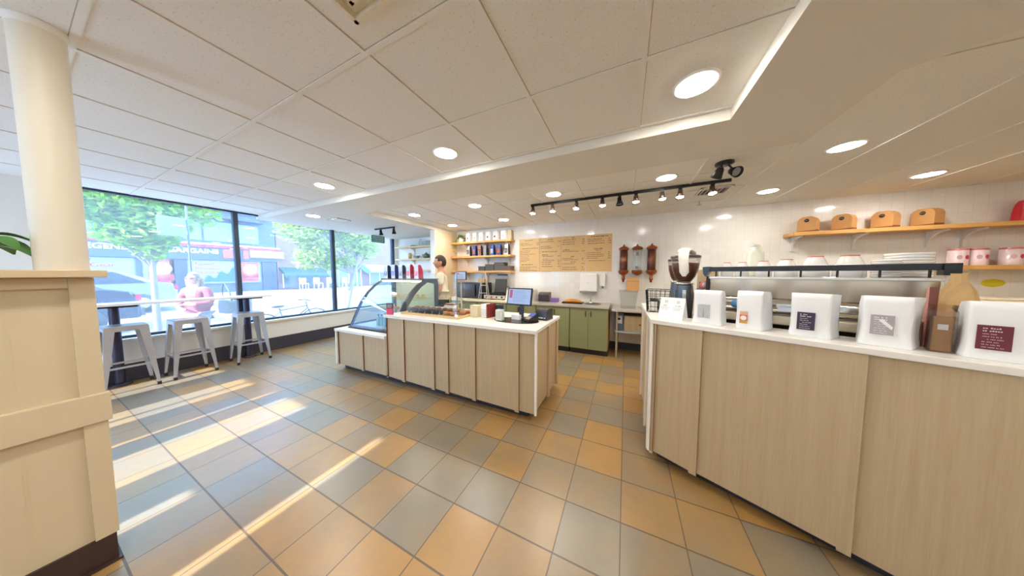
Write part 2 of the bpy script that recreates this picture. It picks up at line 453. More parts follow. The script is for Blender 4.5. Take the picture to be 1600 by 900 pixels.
# ------------------------------------------------------------------ half wall and column on the left
hw = thing('half_wall', 'cream panelled half wall with wide top ledge and dark brown base in left foreground', 'half wall', (-2.4, 0, 0))
y1 = .195
HX = .02
m = MB().box(-.16, HX - .02, -2.2, y1, .15, 1.48)
for yy in (.0, -.30, -.60, -.9): m.box(HX - .0205, HX - .0185, yy - .0035, yy + .0035, .16, 1.48)
m.build('panelling', cream_paint, hw)
MB().box(HX - .02, HX, y1 - .06, y1 + .004, .15, 1.48).box(-.16, HX - .02, y1, y1 + .004, .15, 1.48).build('corner_board', cream_paint, hw, bevel=.003)
MB().box(HX - .02, HX + .012, -2.2, y1 + .015, .755, .90).build('middle_rail', cream_paint, hw, bevel=.004)
MB().box(HX - .02, HX + .002, -2.2, y1 - .06, 1.43, 1.48).build('top_rail', cream_paint, hw, bevel=.003)
MB().box(-.30, .10, -2.2, -.055, 1.482, 1.517).box(-.30, .10, -.053, .228, 1.482, 1.517).build('ledge', M('ledge_paint', (212, 190, 156), .5, 0, .04, 5), hw, bevel=.004)
MB().box(-.15, HX - .005, -2.2, y1 - .004, 0, .15).box(-.16, HX + .012, -2.2, y1 + .006, 0, .012).build('base_board', toe_brown, hw)

cl = thing('column', 'round cream structural column rising from half wall ledge to ceiling', 'column', (-2.40, .130, 1.517))
MB().lathe([(.064, 0), (.065, CZ - 1.517 - .002)], seg=48).build('shaft', M('column_paint', (228, 220, 202), .5, 0, .03, 2), cl)
MB().lathe([(.066, CZ - 1.517 - .03), (.074, CZ - 1.517 - .001)], seg=48).build('collar', white_paint, cl)

pl = thing('potted_plant', 'green broad-leaved plant behind column at left edge', 'plant', (-2.50, -.06, 1.517))
MB().lathe([(.04, 0), (.055, .07), (.058, .075), (.05, .075), (.048, .06)], seg=20).build('pot', M('terracotta_pot', (196, 160, 130), .7), pl)
def leaf(mb, base, dirv, length, width, droop, n=8, mi=0):
    base = Vector(base); d = Vector(dirv).normalized(); side = d.cross(Vector((0, 0, 1))).normalized()
    vs = []
    for i in range(n + 1):
        t = i / n; wv = width * math.sin(math.pi * min(1, t * .93 + .05)) ** .8
        c = base + d * length * t + Vector((0, 0, -droop * t * t * length))
        vs += [c - side * wv * .5 + Vector((0, 0, wv * .18)), c, c + side * wv * .5 + Vector((0, 0, wv * .18))]
    fs = []
    for i in range(n):
        o = i * 3; fs += [(o, o + 1, o + 4, o + 3), (o + 1, o + 2, o + 5, o + 4)]
    mb.add(vs, fs, mi, True)
st = MB(); rnd = random.Random(3)
for i in range(17):
    a = 2 * math.pi * i / 17 + .3; up = rnd.uniform(.9, 1.6)
    tip = (.05 * math.cos(a), .05 * math.sin(a), .09 + .07 * rnd.random())
    st.tube([(0, 0, .06), (tip[0] * .6, tip[1] * .6, .10), tip], .002, 5)
    lf = MB(); leaf(lf, tip, (math.cos(a), math.sin(a), .35), .12, .07, .75); lf.build('leaf', leaf_green, pl)
st.build('stem', M('leaf_stem', (92, 128, 60), .5), pl)

# ------------------------------------------------------------------ ceiling lights
lens_mat = emit('downlight_lens', LAMP_COLOR, LAMP_EMISSION)
trim_mat = M('downlight_trim', (246, 244, 240), .5)
def downlight(x, y, zc, label, group='recessed ceiling downlights'):
    t = thing('downlight', label, 'ceiling light', (x, y, zc), 0, group)
    MB().lathe([(.094, -.002), (.094, -.010), (.112, -.009), (.114, -.0005)], seg=32).build('trim_ring', trim_mat, t)
    MB().lathe([(.0, -.019), (.04, -.018), (.075, -.0145), (.0935, -.008)], seg=32).build('lens', lens_mat, t)
    return t
vis = [(.34, 1.78, CZ, 'large round downlight in the tiled recess, nearest the soffit corner'),
       (-1.51, 1.79, CZ, 'round downlight in the tiled recess, middle of its row'),
       (-3.43, 1.79, CZ, 'round downlight in the tiled recess, nearest the street windows'),
       (-5.02, 2.42, SZ, 'round downlight in the soffit close to the street windows'),
       (.393, 3.306, CZ, 'round downlight above the right half of the track light'),
       (-.928, 3.32, CZ, 'round downlight above the left end of the track light'),
       (-2.23, 3.33, CZ, 'round downlight over the service counter till'),
       (-3.60, 3.37, CZ, 'round downlight over the curved display case'),
       (-3.59, 4.45, CZ, 'round downlight just in front of the beige partition'),
       (-2.27, 4.43, CZ, 'round downlight in front of the stocked wall shelves'),
       (1.684, 4.41, CZ, 'round downlight above the left end of the right wall shelf'),
       (1.693, 3.17, CZ, 'round downlight above the espresso machine'),
       (3.0, 4.435, CZ, 'oval-looking downlight above the kraft boxes on the right shelf')]
for v in vis: downlight(*v)
for x in (-1.51, .34):
    for y in (-.12, -1.7): downlight(x, y, CZ, 'round downlight in the tiled recess behind the viewer', 'downlights behind the viewer')
for x, y in ((2.2, .6), (3.6, -.4), (2.2, -1.2), (4.2, 1.6), (4.2, 3.2)): downlight(x, y, SZ if y < 1.4 else CZ, 'round downlight behind the viewer', 'downlights behind the viewer')

# track light with nine heads
spot_lens = emit('spot_lens', (1, .88, .7), TRACK_EMISSION)
spot_off = M('unlit_spot_lens', (200, 200, 200), .2)
tk = thing('track_light', 'long black ceiling track carrying nine small spotlights over back counter', 'track light', (-.15, 3.67, CZ))
MB().box(-1.24, 1.23, -.014, .014, -.035, -.001).build('track', black_metal, tk)
def head(parent, x, tilt, yaw, lit=True, dark=False, z0=-.035, y=0):
    h = MB().cyl((0, 0, 0), (0, 0, -.035), .012, seg=10).box(-.02, .02, -.012, .012, -.018, 0)
    h = h.build('spot_arm', black_metal, parent, loc=(x, y, z0))
    sh = MB(); sh.lathe([(.018, .055), (.026, .05), (.028, .01), (.048, -.05), (.046, -.05), (.024, .005)], seg=20)
    s_ = sh.build('spot_shade', M('spot_shade_black' if dark else 'spot_shade_bronze', (30, 28, 28) if dark else (96, 82, 70), .35, .6), h, loc=(0, 0, -.075))
    s_.rotation_euler = (tilt, 0, yaw)
    ln = MB(); ln.mx = Matrix.Translation((0, 0, -.075)) @ Euler((tilt, 0, yaw)).to_matrix().to_4x4()
    ln.lathe([(.0, -.036), (.040, -.036)], seg=20); ln.build('spot_lamp', spot_lens if lit else spot_off, h)
for (x, ti, ya, lit, dk_) in ((-1.21, 18, 0, 1, 0), (-.89, 14, 20, 1, 0), (-.53, 18, -10, 1, 0), (-.17, 18, 10, 1, 0), (.05, 8, 30, 0, 1), (.25, 16, 0, 1, 0), (.55, 14, 10, 1, 0), (.74, 16, -15, 1, 0), (1.06, 18, 5, 1, 0)):
    head(tk, x, -R(ti), R(ya), bool(lit), bool(dk_))
em = thing('emergency_light', 'black twin-head spot fixture on ceiling at soffit edge', 'spotlight', (.86, 3.12, CZ))
MB().lathe([(.075, -.001), (.075, -.02), (.05, -.03), (.0, -.03)], seg=24).build('canopy', black_metal, em)
for sx, ti, ya, lit in ((-.03, 35, 30, 0), (.05, -62, 25, 0)):
    h = MB().cyl((sx * .6, 0, -.025), (sx * 1.4, 0, -.08), .008).build('arm', black_metal, em)
    sh = MB(); sh.mx = Matrix.Translation((sx * 1.6, 0, -.1)) @ Euler((R(ti), 0, R(ya))).to_matrix().to_4x4()
    sh.lathe([(.016, .06), (.03, .045), (.052, -.04), (.05, -.04), (.02, .02)], seg=20).build('shade', black_metal, h)
    ln = MB(); ln.mx = sh.mx; ln.lathe([(0, -.02), (.044, -.02)], seg=20).build('lamp', spot_off, h)
at = thing('track_light', 'short black ceiling track with two black spotlights near the corner window', 'track light', (-4.9, 3.72, SZ))
MB().box(-.32, .32, -.012, .012, -.03, -.001).build('track', black_metal, at)
head(at, -.12, R(10), 0, False, True, -.03); head(at, .3, R(15), R(40), False, True, -.03)

def vent(label, x, y, z, sx, sy, n, rot=0):
    t = thing('ceiling_vent', label, 'vent', (x, y, z), rot, 'ceiling air vents')
    MB().box(-sx, sx, -sy, sy, -.004, -.0005).build('backing', M('vent_dark', (90, 82, 74), .8), t)
    f = MB().box(-sx, sx, -sy, -sy + .02, -.014, -.0005).box(-sx, sx, sy - .02, sy, -.014, -.0005).box(-sx, -sx + .02, -sy, sy, -.014, -.0005).box(sx - .02, sx, -sy, sy, -.014, -.0005)
    f.build('frame', white_paint, t)
    for i in range(n):
        y0 = -sy + .02 + (2 * sy - .04) * (i + .2) / n
        s_ = MB(); s_.quad((-sx + .02, y0, -.004), (sx - .02, y0, -.004), (sx - .02, y0 + .018, -.014), (-sx + .02, y0 + .018, -.014)); s_.build('slat', white_paint, t)
vent('louvred ceiling vent behind the right end of track light', 1.02, 4.08, CZ, .17, .17, 6, R(90))
vent('louvred vent in soffit beside the street windows', -4.97, 2.82, SZ, .16, .12, 5)
# square diffuser at the top of the picture
df = thing('ceiling_vent', 'square recessed ceiling diffuser at top edge of the view', 'vent', (-.87, .51, CZ), 0, None)
MB().box(-.29, .29, -.29, .29, -.002, -.0002).build('plate', white_paint, df)
f = MB()
for a, b, z in ((.190, .207, -.028), (.14, .155, -.022), (.08, .095, -.018)):
    for s_ in (-1, 1):
        f.box(-b, b, min(s_ * a, s_ * b), max(s_ * a, s_ * b), z, -.001); f.box(min(s_ * a, s_ * b), max(s_ * a, s_ * b), -b, b, z, -.001)
f.build('louvre', M('diffuser_louvre', (232, 220, 196), .6), df)
sp = thing('sprinkler', 'small ceiling sprinkler head hanging near back wall', 'sprinkler', (.977, 4.54, CZ))
MB().cyl((0, 0, 0), (0, 0, -.06), .009).build('pipe', steel, sp); MB().lathe([(.0, -.075), (.03, -.075), (.03, -.072), (.012, -.055), (.0, -.055)], seg=12).build('deflector', steel, sp)
MB().lathe([(.03, -.0005), (.03, -.006), (.0, -.006)], seg=16).build('escutcheon', white_paint, sp)
# ------------------------------------------------------------------ service counter in the middle
sc = thing('service_counter', 'pale wood service counter with white top and low left end carrying display case', 'counter', (0, 0, 0))
FX0, FX1, FY, BY = -4.08, -.79, 2.215, 3.10
MB().box(-2.93, FX1, FY, BY, .10, .905).build('tall_body', pale_wood, sc)
MB().box(FX0, -2.93, FY, 3.3, .10, .605).build('low_body', pale_wood, sc)
MB().box(-2.955, FX1 + .02, FY - .03, BY + .02, .907, .945).build('worktop', quartz, sc, bevel=.004)
MB().box(FX0 - .025, -2.957, FY - .03, FY + .10, .607, .645).box(FX0 - .025, FX0 + .06, FY + .10, 3.32, .607, .645).build('low_ledge', quartz, sc, bevel=.003)
MB().box(FX0 - .03, FX0 - .001, FY - .018, 3.3, .085, .607).build('end_panel', quartz, sc, bevel=.002)
MB().box(FX1 + .001, FX1 + .024, FY - .022, FY + .006, .085, .907).build('corner_trim', quartz, sc, bevel=.002)
MB().box(FX0 + .05, FX1 - .10, FY + .07, BY - .06, 0, .10).build('toe_kick', toe_navy, sc)
def lapped_board(t0, t1, y, proud, zt, parent, mats, tab=.045, z0=.088, **kw):
    """front board lying flush at its left edge and standing proud at its right edge, with a small tab below"""
    b = MB(); b.prism([(t0, y - .0015), (t1, y - proud), (t1, y - .0005), (t0, y - .0005)], z0, zt)
    b.mi[3] = 1
    if tab: b.box(t1 - tab, t1, y - proud, y - proud + .012, z0 - .014, z0)
    return b.build('front_board', mats, parent, **kw)
eds = [FX0, -4.034, -3.431, -2.957]
for a, b in zip(eds, eds[1:]): lapped_board(a, b, FY, .020 if b < -3 else .004, .605, sc, [pale_wood, dark_edge], .045 if b < -3 else 0)
eds = [-2.93, -2.916, -2.591, -2.082, -1.865, -1.484, -.959, FX1]
for a, b in zip(eds, eds[1:]): lapped_board(a, b, FY, .020 if b < -.9 else .004, .905, sc, [pale_wood, dark_edge], min(.045, b - a) if b < -.9 else 0)
for y in (2.62, 2.98):
    MB().box(FX1 + .0005, FX1 + .022, y, y + .06, .075, .905).build('batten', pale_wood, sc)

# curved refrigerated display case standing on the low end
dc = thing('display_case', 'curved glass refrigerated display case at left end of service counter', 'display case', (0, 0, 0))
CX0, CX1 = -4.0, -2.975
prof = [(2.36, .662), (2.40, .75), (2.46, .88), (2.55, 1.05), (2.67, 1.20), (2.81, 1.32), (2.955, 1.395)]
def ring(y_off, pts): return [(p[0], p[1]) for p in pts]
MB().box(CX0, CX1, 2.34, 3.28, .607, .66).build('base', dark_grey, dc)
MB().sheet(prof, 'X', CX0 + .03, CX1 - .03).build('front_glass', case_glass, dc)
MB().box(CX0, CX1, 2.94, 3.28, 1.393, 1.413).build('top_panel', dark_grey, dc, bevel=.003)
inner = [(y + .085 * (1 if i > 0 else 1), z - (.0 if i < 2 else .04)) for i, (y, z) in enumerate(prof)]
def endframe(x0, x1, name, thick):
    outer = prof + [(3.22, 1.41), (3.27, 1.37), (3.28, .662)]
    inn = [(y + thick * .9, z - (0 if i == 0 else thick * .45)) for i, (y, z) in enumerate(prof)] + [(3.20, 1.41 - thick), (3.21, 1.3), (3.21, .662)]
    m = MB(); n = len(outer)
    vs = [(x0, *p) for p in outer] + [(x0, *p) for p in inn] + [(x1, *p) for p in outer] + [(x1, *p) for p in inn]
    fs = []
    for i in range(n - 1):
        fs += [(i, i + 1, n + i + 1, n + i), (2 * n + i, 3 * n + i, 3 * n + i + 1, 2 * n + i + 1),
               (i, 2 * n + i, 2 * n + i + 1, i + 1), (n + i, n + i + 1, 3 * n + i + 1, 3 * n + i)]
    m.add(vs, fs); m.add(vs, [(0, n, 3 * n, 2 * n), (n - 1, 3 * n - 1, 4 * n - 1, 2 * n - 1)][0:1]); m.build(name, M('case_frame', (66, 70, 80), .3, .3, .05), dc)
endframe(CX0, CX0 + .025, 'end_frame', .035)
endframe(CX1 - .035, CX1, 'end_frame', .085)
MB().extr([(y + .01, z) for y, z in prof] + [(3.2, 1.38), (3.2, .662)], 'X', CX0 + .012, CX0 + .016).build('side_glass', case_glass, dc)
MB().extr([(y + .05, z - .02) for y, z in prof] + [(3.2, 1.36), (3.2, .662)], 'X', CX1 - .022, CX1 - .018).build('side_glass', case_glass, dc)
cream_in = M('case_interior_cream', (240, 228, 190), .5, 0, .03)
MB().box(CX0 + .04, CX1 - .04, 3.215, 3.225, .662, 1.39).build('back_panel', cream_in, dc)
MB().box(CX0 + .04, CX1 - .04, 2.62, 3.2, .86, .868).build('shelf', clear_glass, dc)
MB().box(CX0 + .04, CX1 - .04, 2.76, 3.2, 1.07, 1.078).build('shelf', clear_glass, dc)
MB().box(CX0 + .05, CX1 - .05, 2.42, 3.2, .662, .672).build('deck', M('case_deck', (214, 218, 216), .3, .4), dc)
MB().cyl((CX0 + .05, 2.93, 1.372), (CX1 - .05, 2.93, 1.372), .012).build('lamp', emit('case_lamp', (1, .93, .8), 8), dc)

# bottled drinks in the low deck, pastries on the shelves
btg = thing('drink_bottle', 'small green-capped juice bottle on the floor of display case', 'bottle', (-3.13, 2.56, .672), 0, 'bottles in the display case')
MB().lathe([(.0, 0), (.026, 0), (.029, .006), (.029, .10), (.024, .125), (.012, .15), (.012, .165)], seg=16).build('bottle', M('teal_juice', (120, 176, 160), .15, 0, .1), btg)
MB().lathe([(.014, .158), (.014, .178), (.0, .178)], seg=14).build('cap', M('green_cap', (52, 108, 78), .4), btg)
for i in range(13):
    col, row = i % 7, i // 7
    if i: dup(btg, (-3.13 - col * .075 - row * .03, 2.56 + row * .09, .672))
def croissant(mb, r=.05, mi=0):
    pts = []; rr = []
    for i in range(9):
        a = -1.2 + 2.4 * i / 8; pts.append((r * 1.3 * math.sin(a), r * (1 - math.cos(a)) * .9, .026)); rr.append(.006 + .022 * math.cos(a * .95) ** 2 * (1 + .12 * (i % 2)))
    mb.tube(pts, rr, 10, mi); return mb
pastry_gold = M('golden_pastry', (206, 138, 62), .5, 0, .3, 40, .4)
pastry_brown = M('brown_pastry', (120, 74, 46), .55, 0, .3, 40, .4)
cro = croissant(MB()).build('croissant', pastry_gold, None, loc=(-3.10, 2.98, .87)); tag(cro, 'golden croissant on the lower glass shelf of display case', 'croissant', 'croissants in the display case')
for i in range(1, 6):
    c = cro.copy(); COL.objects.link(c); c.location = (-3.10 - .13 * i, 2.96 + .04 * (i % 2), .87); c.rotation_euler = (0, 0, .5 * i)
wrp = MB().extr([(0, 0), (.09, 0), (.045, .07)], 'Y', 0, .06).build('wrapped_sandwich', M('sandwich_bread', (226, 190, 132), .6, 0, .15, 30, .3), None, bevel=.006, loc=(-3.15, 3.02, 1.08))
tag(wrp, 'triangular wrapped sandwich on the upper shelf of display case', 'sandwich', 'sandwiches in the display case')
for i in range(1, 6):
    c = wrp.copy(); COL.objects.link(c); c.location = (-3.15 - .14 * i, 3.02, 1.08)
card = MB().box(-.055, .055, -.004, .004, 0, .155).box(-.052, .052, -.0055, -.004, .085, .15, 1).box(-.052, .052, -.0055, -.004, .005, .082, 2)
rr = random.Random(5)
for k in range(4): words(card, -.04, .04, .095 + .013 * k, .007, -.0065, rr, 3)
card = card.build('sign_card', [dark_grey, M('charcoal_card', (62, 52, 56), .6), M('pink_red_card', (226, 70, 104), .6), white_ink], None, loc=(-3.03 + .02, 2.30, .9455 - .0), rotz=R(8))
card.location = (-2.885, 2.235, .946); tag(card, 'small charcoal and pink sign card standing at left end of counter top', 'sign card')

# glass pastry guard with wooden tray on the counter
gg = thing('pastry_guard', 'clear glass pastry guard on pale wooden tray on the service counter', 'glass guard', (0, 0, 0))
GX0, GX1, GY0, GY1 = -2.80, -1.84, 2.345, 2.78
MB().box(GX0, GX1 + .02, GY0 - .01, GY1, .9455, .972).build('tray', wood('tray_wood', (222, 190, 138), (196, 156, 100), 1, 'X'), gg, bevel=.003)
MB().box(GX0, GX1, GY0, GY0 + .006, .972, 1.50).build('front_pane', clear_glass, gg)
MB().box(GX1 - .006, GX1, GY0 + .008, GY0 + .16, .972, 1.50).build('side_pane', M('green_glass_edge', (70, 112, 104), .1, 0, .05) if False else clear_glass, gg)
MB().box(GX1 - .007, GX1 + .001, GY0 - .001, GY0 + .007, .972, 1.50).build('edge_strip', M('glass_edge_green', (74, 108, 104), .15, 0, .05), gg)
MB().box(GX1 - .03, GX1 + .004, GY0 - .006, GY0 + .014, .972, 1.0).build('clip', chrome, gg)
cup = thing('pastry_cup', 'small dark glass dessert cup in front row behind pastry guard', 'dessert cup', (-2.70, 2.40, .9725), 0, 'dessert cups behind the guard')
MB().lathe([(.0, 0), (.020, 0), (.027, .062), (.025, .062), (.02, .05), (.0, .05)], seg=14).build('glass', M('dark_jelly', (56, 74, 92), .15, 0, .2), cup)
MB().ell((0, 0, .058), (.02, .02, .014), 10, 6).build('topping', pastry_brown, cup)
for i in range(1, 10): dup(cup, (-2.70 + .062 * i, 2.40 + .006 * (i % 2), .9725))
mf = thing('muffin', 'brown muffin in second row behind pastry guard', 'muffin', (-2.66, 2.50, .9725), 0, 'muffins behind the guard')
MB().lathe([(.0, 0), (.027, 0), (.036, .045), (.0, .045)], seg=16).build('case', M('muffin_case', (226, 220, 206), .7), mf)
MB().ell((0, 0, .05), (.043, .043, .028), 14, 8).build('top', pastry_brown, mf)
for i in range(1, 7): dup(mf, (-2.66 + .098 * i, 2.50 + .01 * (i % 2), .9725))
dn = MB().tube([(.036 * math.cos(a * .5236), .036 * math.sin(a * .5236), .022) for a in range(12)], .021, 10, closed=True).build('doughnut', M('doughnut_glaze', (176, 110, 54), .35, 0, .2, 20), None, loc=(-2.05, 2.42, .9725))
tag(dn, 'glazed ring doughnut at right end of the pastry tray', 'doughnut', 'doughnuts on the pastry tray')
for i, (x, y, z) in enumerate(((-1.94, 2.42, .9725), (-2.0, 2.52, .9725), (-1.90, 2.53, .9725), (-1.96, 2.48, 1.0155), (-1.99, 2.64, .9725), (-1.89, 2.65, .9725), (-2.06, 2.60, .9725))):
    c = dn.copy(); COL.objects.link(c); c.location = (x, y, z)
bs = thing('pastry_stand', 'white cardboard pastry box on pastry tray', 'box', (-2.16, 2.64, .9725))
MB().box(-.07, .07, -.05, .05, 0, .10).build('box', paper_white, bs, bevel=.003); MB().box(-.075, .075, -.055, .055, .1005, .118).build('lid', M('brown_lid', (134, 82, 58), .5), bs)

# things along the right half of the counter
nap = MB().box(-.055, .055, -.05, .05, 0, .15).box(-.045, .045, -.0515, -.05, .02, .13, 1).build('napkin_box', [M('beige_box', (226, 208, 172), .6, 0, .03), M('beige_box_face', (232, 216, 184), .6)], None, bevel=.004, loc=(-1.74, 2.60, .9455))
tag(nap, 'beige upright napkin box beside pastry tray on counter', 'napkin box')
bk = thing('binder', 'white binder with dark red spine standing on counter', 'binder', (-1.60, 2.64, .9455), R(-14))
MB().box(-.055, .045, -.05, .09, 0, .165).build('pages', paper_white, bk, bevel=.002); MB().box(.046, .066, -.055, .095, -.0, .175).build('spine', M('dark_red_spine', (140, 52, 44), .5), bk)
MB().box(-.05, .04, -.0525, -.0505, .02, .11).build('label', M('pale_grey_label', (222, 222, 224), .6), bk)
jr = thing('canister', 'dark glass canister standing behind paper cups on counter', 'canister', (-1.455, 2.72, .9455))
MB().lathe([(.0, 0), (.05, 0), (.052, .01), (.052, .13), (.05, .14), (.0, .14)], seg=24).build('body', M('smoked_glass', (52, 60, 74), .08, .2, .1), jr); MB().lathe([(.054, .1405), (.054, .158), (.0, .16)], seg=24).build('lid', black_plastic, jr)
cu = thing('tip_box', 'clear tip box with printed white front on counter left of the till', 'box', (-1.335, 2.50, .952))
MB().box(-.042, .042, -.035, .035, 0, .125).build('box', M('tip_box_front', (216, 222, 212), .2, 0, .05), cu, bevel=.003)
m = MB(); rr = random.Random(9)
for k in range(7): words(m, -.032, .034, .02 + .014 * k, .008, -.0358, rr, 0)
m.build('print', M('grey_print', (150, 156, 150), .7), cu)
mt = MB(); mt.loft([[(.25 * math.cos(a) + .06 * (1 if math.cos(a) > 0 else 0), .16 * math.sin(a), z) for a in [2 * math.pi * k / 40 for k in range(40)]] for z in (0, .006)], smooth=False)
mt = mt.build('counter_mat', M('black_gloss_mat', (24, 22, 22), .12, 0, .05), None, loc=(-1.19, 2.58, .9455)); tag(mt, 'glossy black oval mat under the till on counter', 'mat')
ps = thing('till_screen', 'black point of sale touchscreen on stand with lit order page', 'screen', (-1.15, 2.70, .9517), R(-6))
MB().box(-.07, .09, -.05, .07, 0, .015).build('base', black_plastic, ps, bevel=.004)
MB().box(-.028, .028, .0, .03, .015, .24).build('stand', M('grey_blue_stand', (64, 76, 96), .35, .3), ps, bevel=.004)
ms = MB(); ms.mx = Matrix.Translation((0, -.03, .27)) @ Euler((R(-12), 0, 0)).to_matrix().to_4x4()
ms.box(-.168, .168, -.012, .012, -.105, .105); sc_ = ms.build('screen_housing', black_plastic, ps, bevel=.004)
d = MB(); d.mx = ms.mx; d.box(-.152, .152, -.0135, -.0125, -.09, .09, 0)
d.quad((-.135, -.0145, -.02), (-.095, -.0145, -.02), (-.095, -.0145, .08), (-.135, -.0145, .08), 1)
rr = random.Random(11)
for k in range(9): words(d, -.08, rr.uniform(.05, .12), .065 - .016 * k, .006, -.0145, rr, 2)
d.build('display', [emit('till_page', (.52, .66, 1.0), .42), emit('till_red', (.75, .2, .36), .36), emit('till_blue', (.26, .36, .70), .36)], sc_)
MB().box(-.075, .035, -.10, -.055, 0, .055).build('receipt_note', paper_white, ps)
rd = thing('card_reader', 'black card reader with blue screen leaning beside the till', 'card reader', (-.985, 2.62, .9517), R(-25))
m = MB(); m.extr([(-.085, .0), (.07, .0), (.075, .03), (.06, .085), (-.08, .02)], 'X', -.045, .045); m.build('body', black_plastic, rd, bevel=.005)
m = MB(); m.mx = Matrix.Translation((0, .025, .0675)) @ Euler((R(25), 0, 0)).to_matrix().to_4x4(); m.box(-.035, .035, -.032, .032, .001, .004); m.build('screen', emit('reader_blue', (.22, .26, .85), .4), rd)
m = MB(); m.mx = Matrix.Translation((0, -.045, .037)) @ Euler((R(25), 0, 0)).to_matrix().to_4x4()
for i in range(3):
    for j in range(3): m.box(-.03 + .022 * i, -.014 + .022 * i, -.025 + .018 * j, -.012 + .018 * j, .0, .004)
m.build('keypad', M('grey_keys', (196, 186, 160), .5), rd)
pr_ = thing('receipt_printer', 'boxy black receipt printer on the right end of counter', 'receipt printer', (-.885, 2.80, .9455), R(-8))
MB().extr([(-.075, 0), (.095, 0), (.095, .12), (.03, .135), (-.055, .125), (-.075, .105)], 'X', -.072, .072).build('body', M('printer_black', (60, 58, 60), .4, 0, .05), pr_, bevel=.006)
MB().box(-.062, .062, -.0765, -.0755, .02, .10).build('front_panel', M('printer_front', (70, 80, 94), .3, 0, .05), pr_)
MB().box(-.045, .02, -.079, -.0768, .022, .034).box(.035, .05, -.079, -.0768, .022, .034).build('paper', paper_white, pr_)
cd = thing('customer_screen', 'small white-lit customer screen on thin pole at end of glass guard', 'screen', (-2.27, 3.0, .9455), R(-4))
MB().cyl((0, 0, 0), (0, 0, .47), .010).build('pole', steel, cd); MB().lathe([(.05, 0), (.05, .01), (.0, .012)], seg=18).build('foot', black_plastic, cd)
MB().box(-.105, .105, -.012, .008, .46, .59).build('housing', black_plastic, cd, bevel=.003)
m = MB().box(-.095, .095, -.0135, -.0125, .47, .58, 0).box(-.085, -.03, -.0145, -.0137, .545, .57, 1); m.build('display', [emit('small_page', (.6, .7, .98), .45), emit('small_red', (.8, .25, .3), .4)], cd)

# retail coffee bags on top of the display case
def gusset_bag(parent, w, dpt, h, front, side, name='pouch', nz=8, lean=.0, topd=.15, flare=0.0):
    """free-standing side-gusset bag: front face towards -Y, gusset pinched, top folded over"""
    m = MB(); loops = []
    rows = [(0, 1), (.03, 1.02), (.2, 1.03), (.45, 1.0), (.68, .9), (.83, .76), (.93, .58), (.985, .40), (1.0, topd)]
    for t, dd in rows:
        z = h * t; d2 = dpt * dd; pin = .5 * w * (.14 + .18 * t) * (1 if t > .04 else .2)
        yb = lean * t * dpt; bow = .008 * math.sin(math.pi * min(1, t))
        fr_ = -.5 * dpt + (.10 * dpt * max(0, (t - .93) / .07)); y0 = yb + fr_; y1 = y0 + d2
        hw_ = w / 2 * (1 + .045 * math.exp(-(t / .10) ** 2) - .035 * math.exp(-((t - .33) / .2) ** 2)); fb = hw_ + flare
        loops.append([(-hw_, y0, z), (-hw_ * .4, y0 - bow * .7, z), (hw_ * .4, y0 - bow, z), (hw_, y0, z), (hw_ - pin * .6 + flare * .5, (y0 + y1) / 2, z), (fb, y1, z), (0, y1 + bow * .4, z), (-hw_, y1, z), (-hw_ + pin * .6, (y0 + y1) / 2, z)])
    n = 9; vs = [p for lp in loops for p in lp]
    rw = random.Random(int(w * 1e4 + h * 1e3 + flare * 1e5))
    for i, lp in enumerate(loops):              # soft dents, stronger towards the folded top
        if 1 < i: loops[i] = [(x + rw.uniform(-1, 1) * w * .012, y + rw.uniform(-1, .6) * w * .012, z + (rw.uniform(-1, 1) * h * .008 if i > 6 else 0)) for x, y, z in lp]
    vs = [p for lp in loops for p in lp]; m.v = vs
    for i in range(len(loops) - 1):
        for k in range(n):
            m.f.append([i * n + k, i * n + (k + 1) % n, (i + 1) * n + (k + 1) % n, (i + 1) * n + k]); m.mi.append(1 if k in (3, 4, 7, 8) else 0); m.sm.append(True)
    m.f.append(list(range(n))[::-1]); m.mi.append(0); m.sm.append(True); m.f.append([(len(loops) - 1) * n + k for k in range(n)]); m.mi.append(0); m.sm.append(True)
    o = m.build(name, [front, side], parent)
    cr = o.data.attributes.new('crease_edge', 'FLOAT', 'EDGE')
    for e, q in zip(o.data.edges, cr.data):
        a, b = e.vertices; col = (a % n == b % n); q.value = .72 if (col and a % n in (3, 7, 5)) else (.95 if a < n and b < n else 0)
    ss = o.modifiers.new('soft', 'SUBSURF'); ss.levels = 2; ss.render_levels = 2
    return o
bag_sides = [('navy', (40, 52, 84)), ('blue', (44, 66, 140)), ('dark slate', (52, 62, 82)), ('red', (176, 40, 62)), ('crimson', (186, 54, 84))]
silver_front = M('silver_bag_front', (216, 220, 228), .3, .2, .12, 30)
for i, (nm, c) in enumerate(bag_sides):
    t = thing('coffee_bag', ['leftmost', 'second from left', 'middle', 'second from right', 'rightmost'][i] + ' of five retail coffee bags on display case, %s side' % nm, 'coffee bag', (-3.89 + .185 * i, 3.0, 1.414), R(-5), 'retail bags on the display case')
    gusset_bag(t, .12, .10, .235 + .01 * (i % 2), silver_front, M('bag_side_' + nm.replace(' ', '_'), c, .35, 0, .1))
    m = MB().box(-.04, .04, -.0565, -.052, .05, .13, 0); rr = random.Random(20 + i)
    for k in range(4): words(m, -.03, .03, .06 + .016 * k, .009, -.0575, rr, 1)
    m.build('label', [M('bag_label_' + nm.replace(' ', '_'), tuple(min(255, int(v * 1.2 + 60)) for v in c), .5), white_ink], t)
wb = thing('wire_rack', 'small black wire rack at left end of display case top', 'wire rack', (-3.91, 3.175, 1.414))
m = MB()
for z in (.0, .11, .21): m.tube([(-.08, -.08, z + .003), (.08, -.08, z + .003), (.08, .08, z + .003), (-.08, .08, z + .003)], .0025, 6, closed=True)
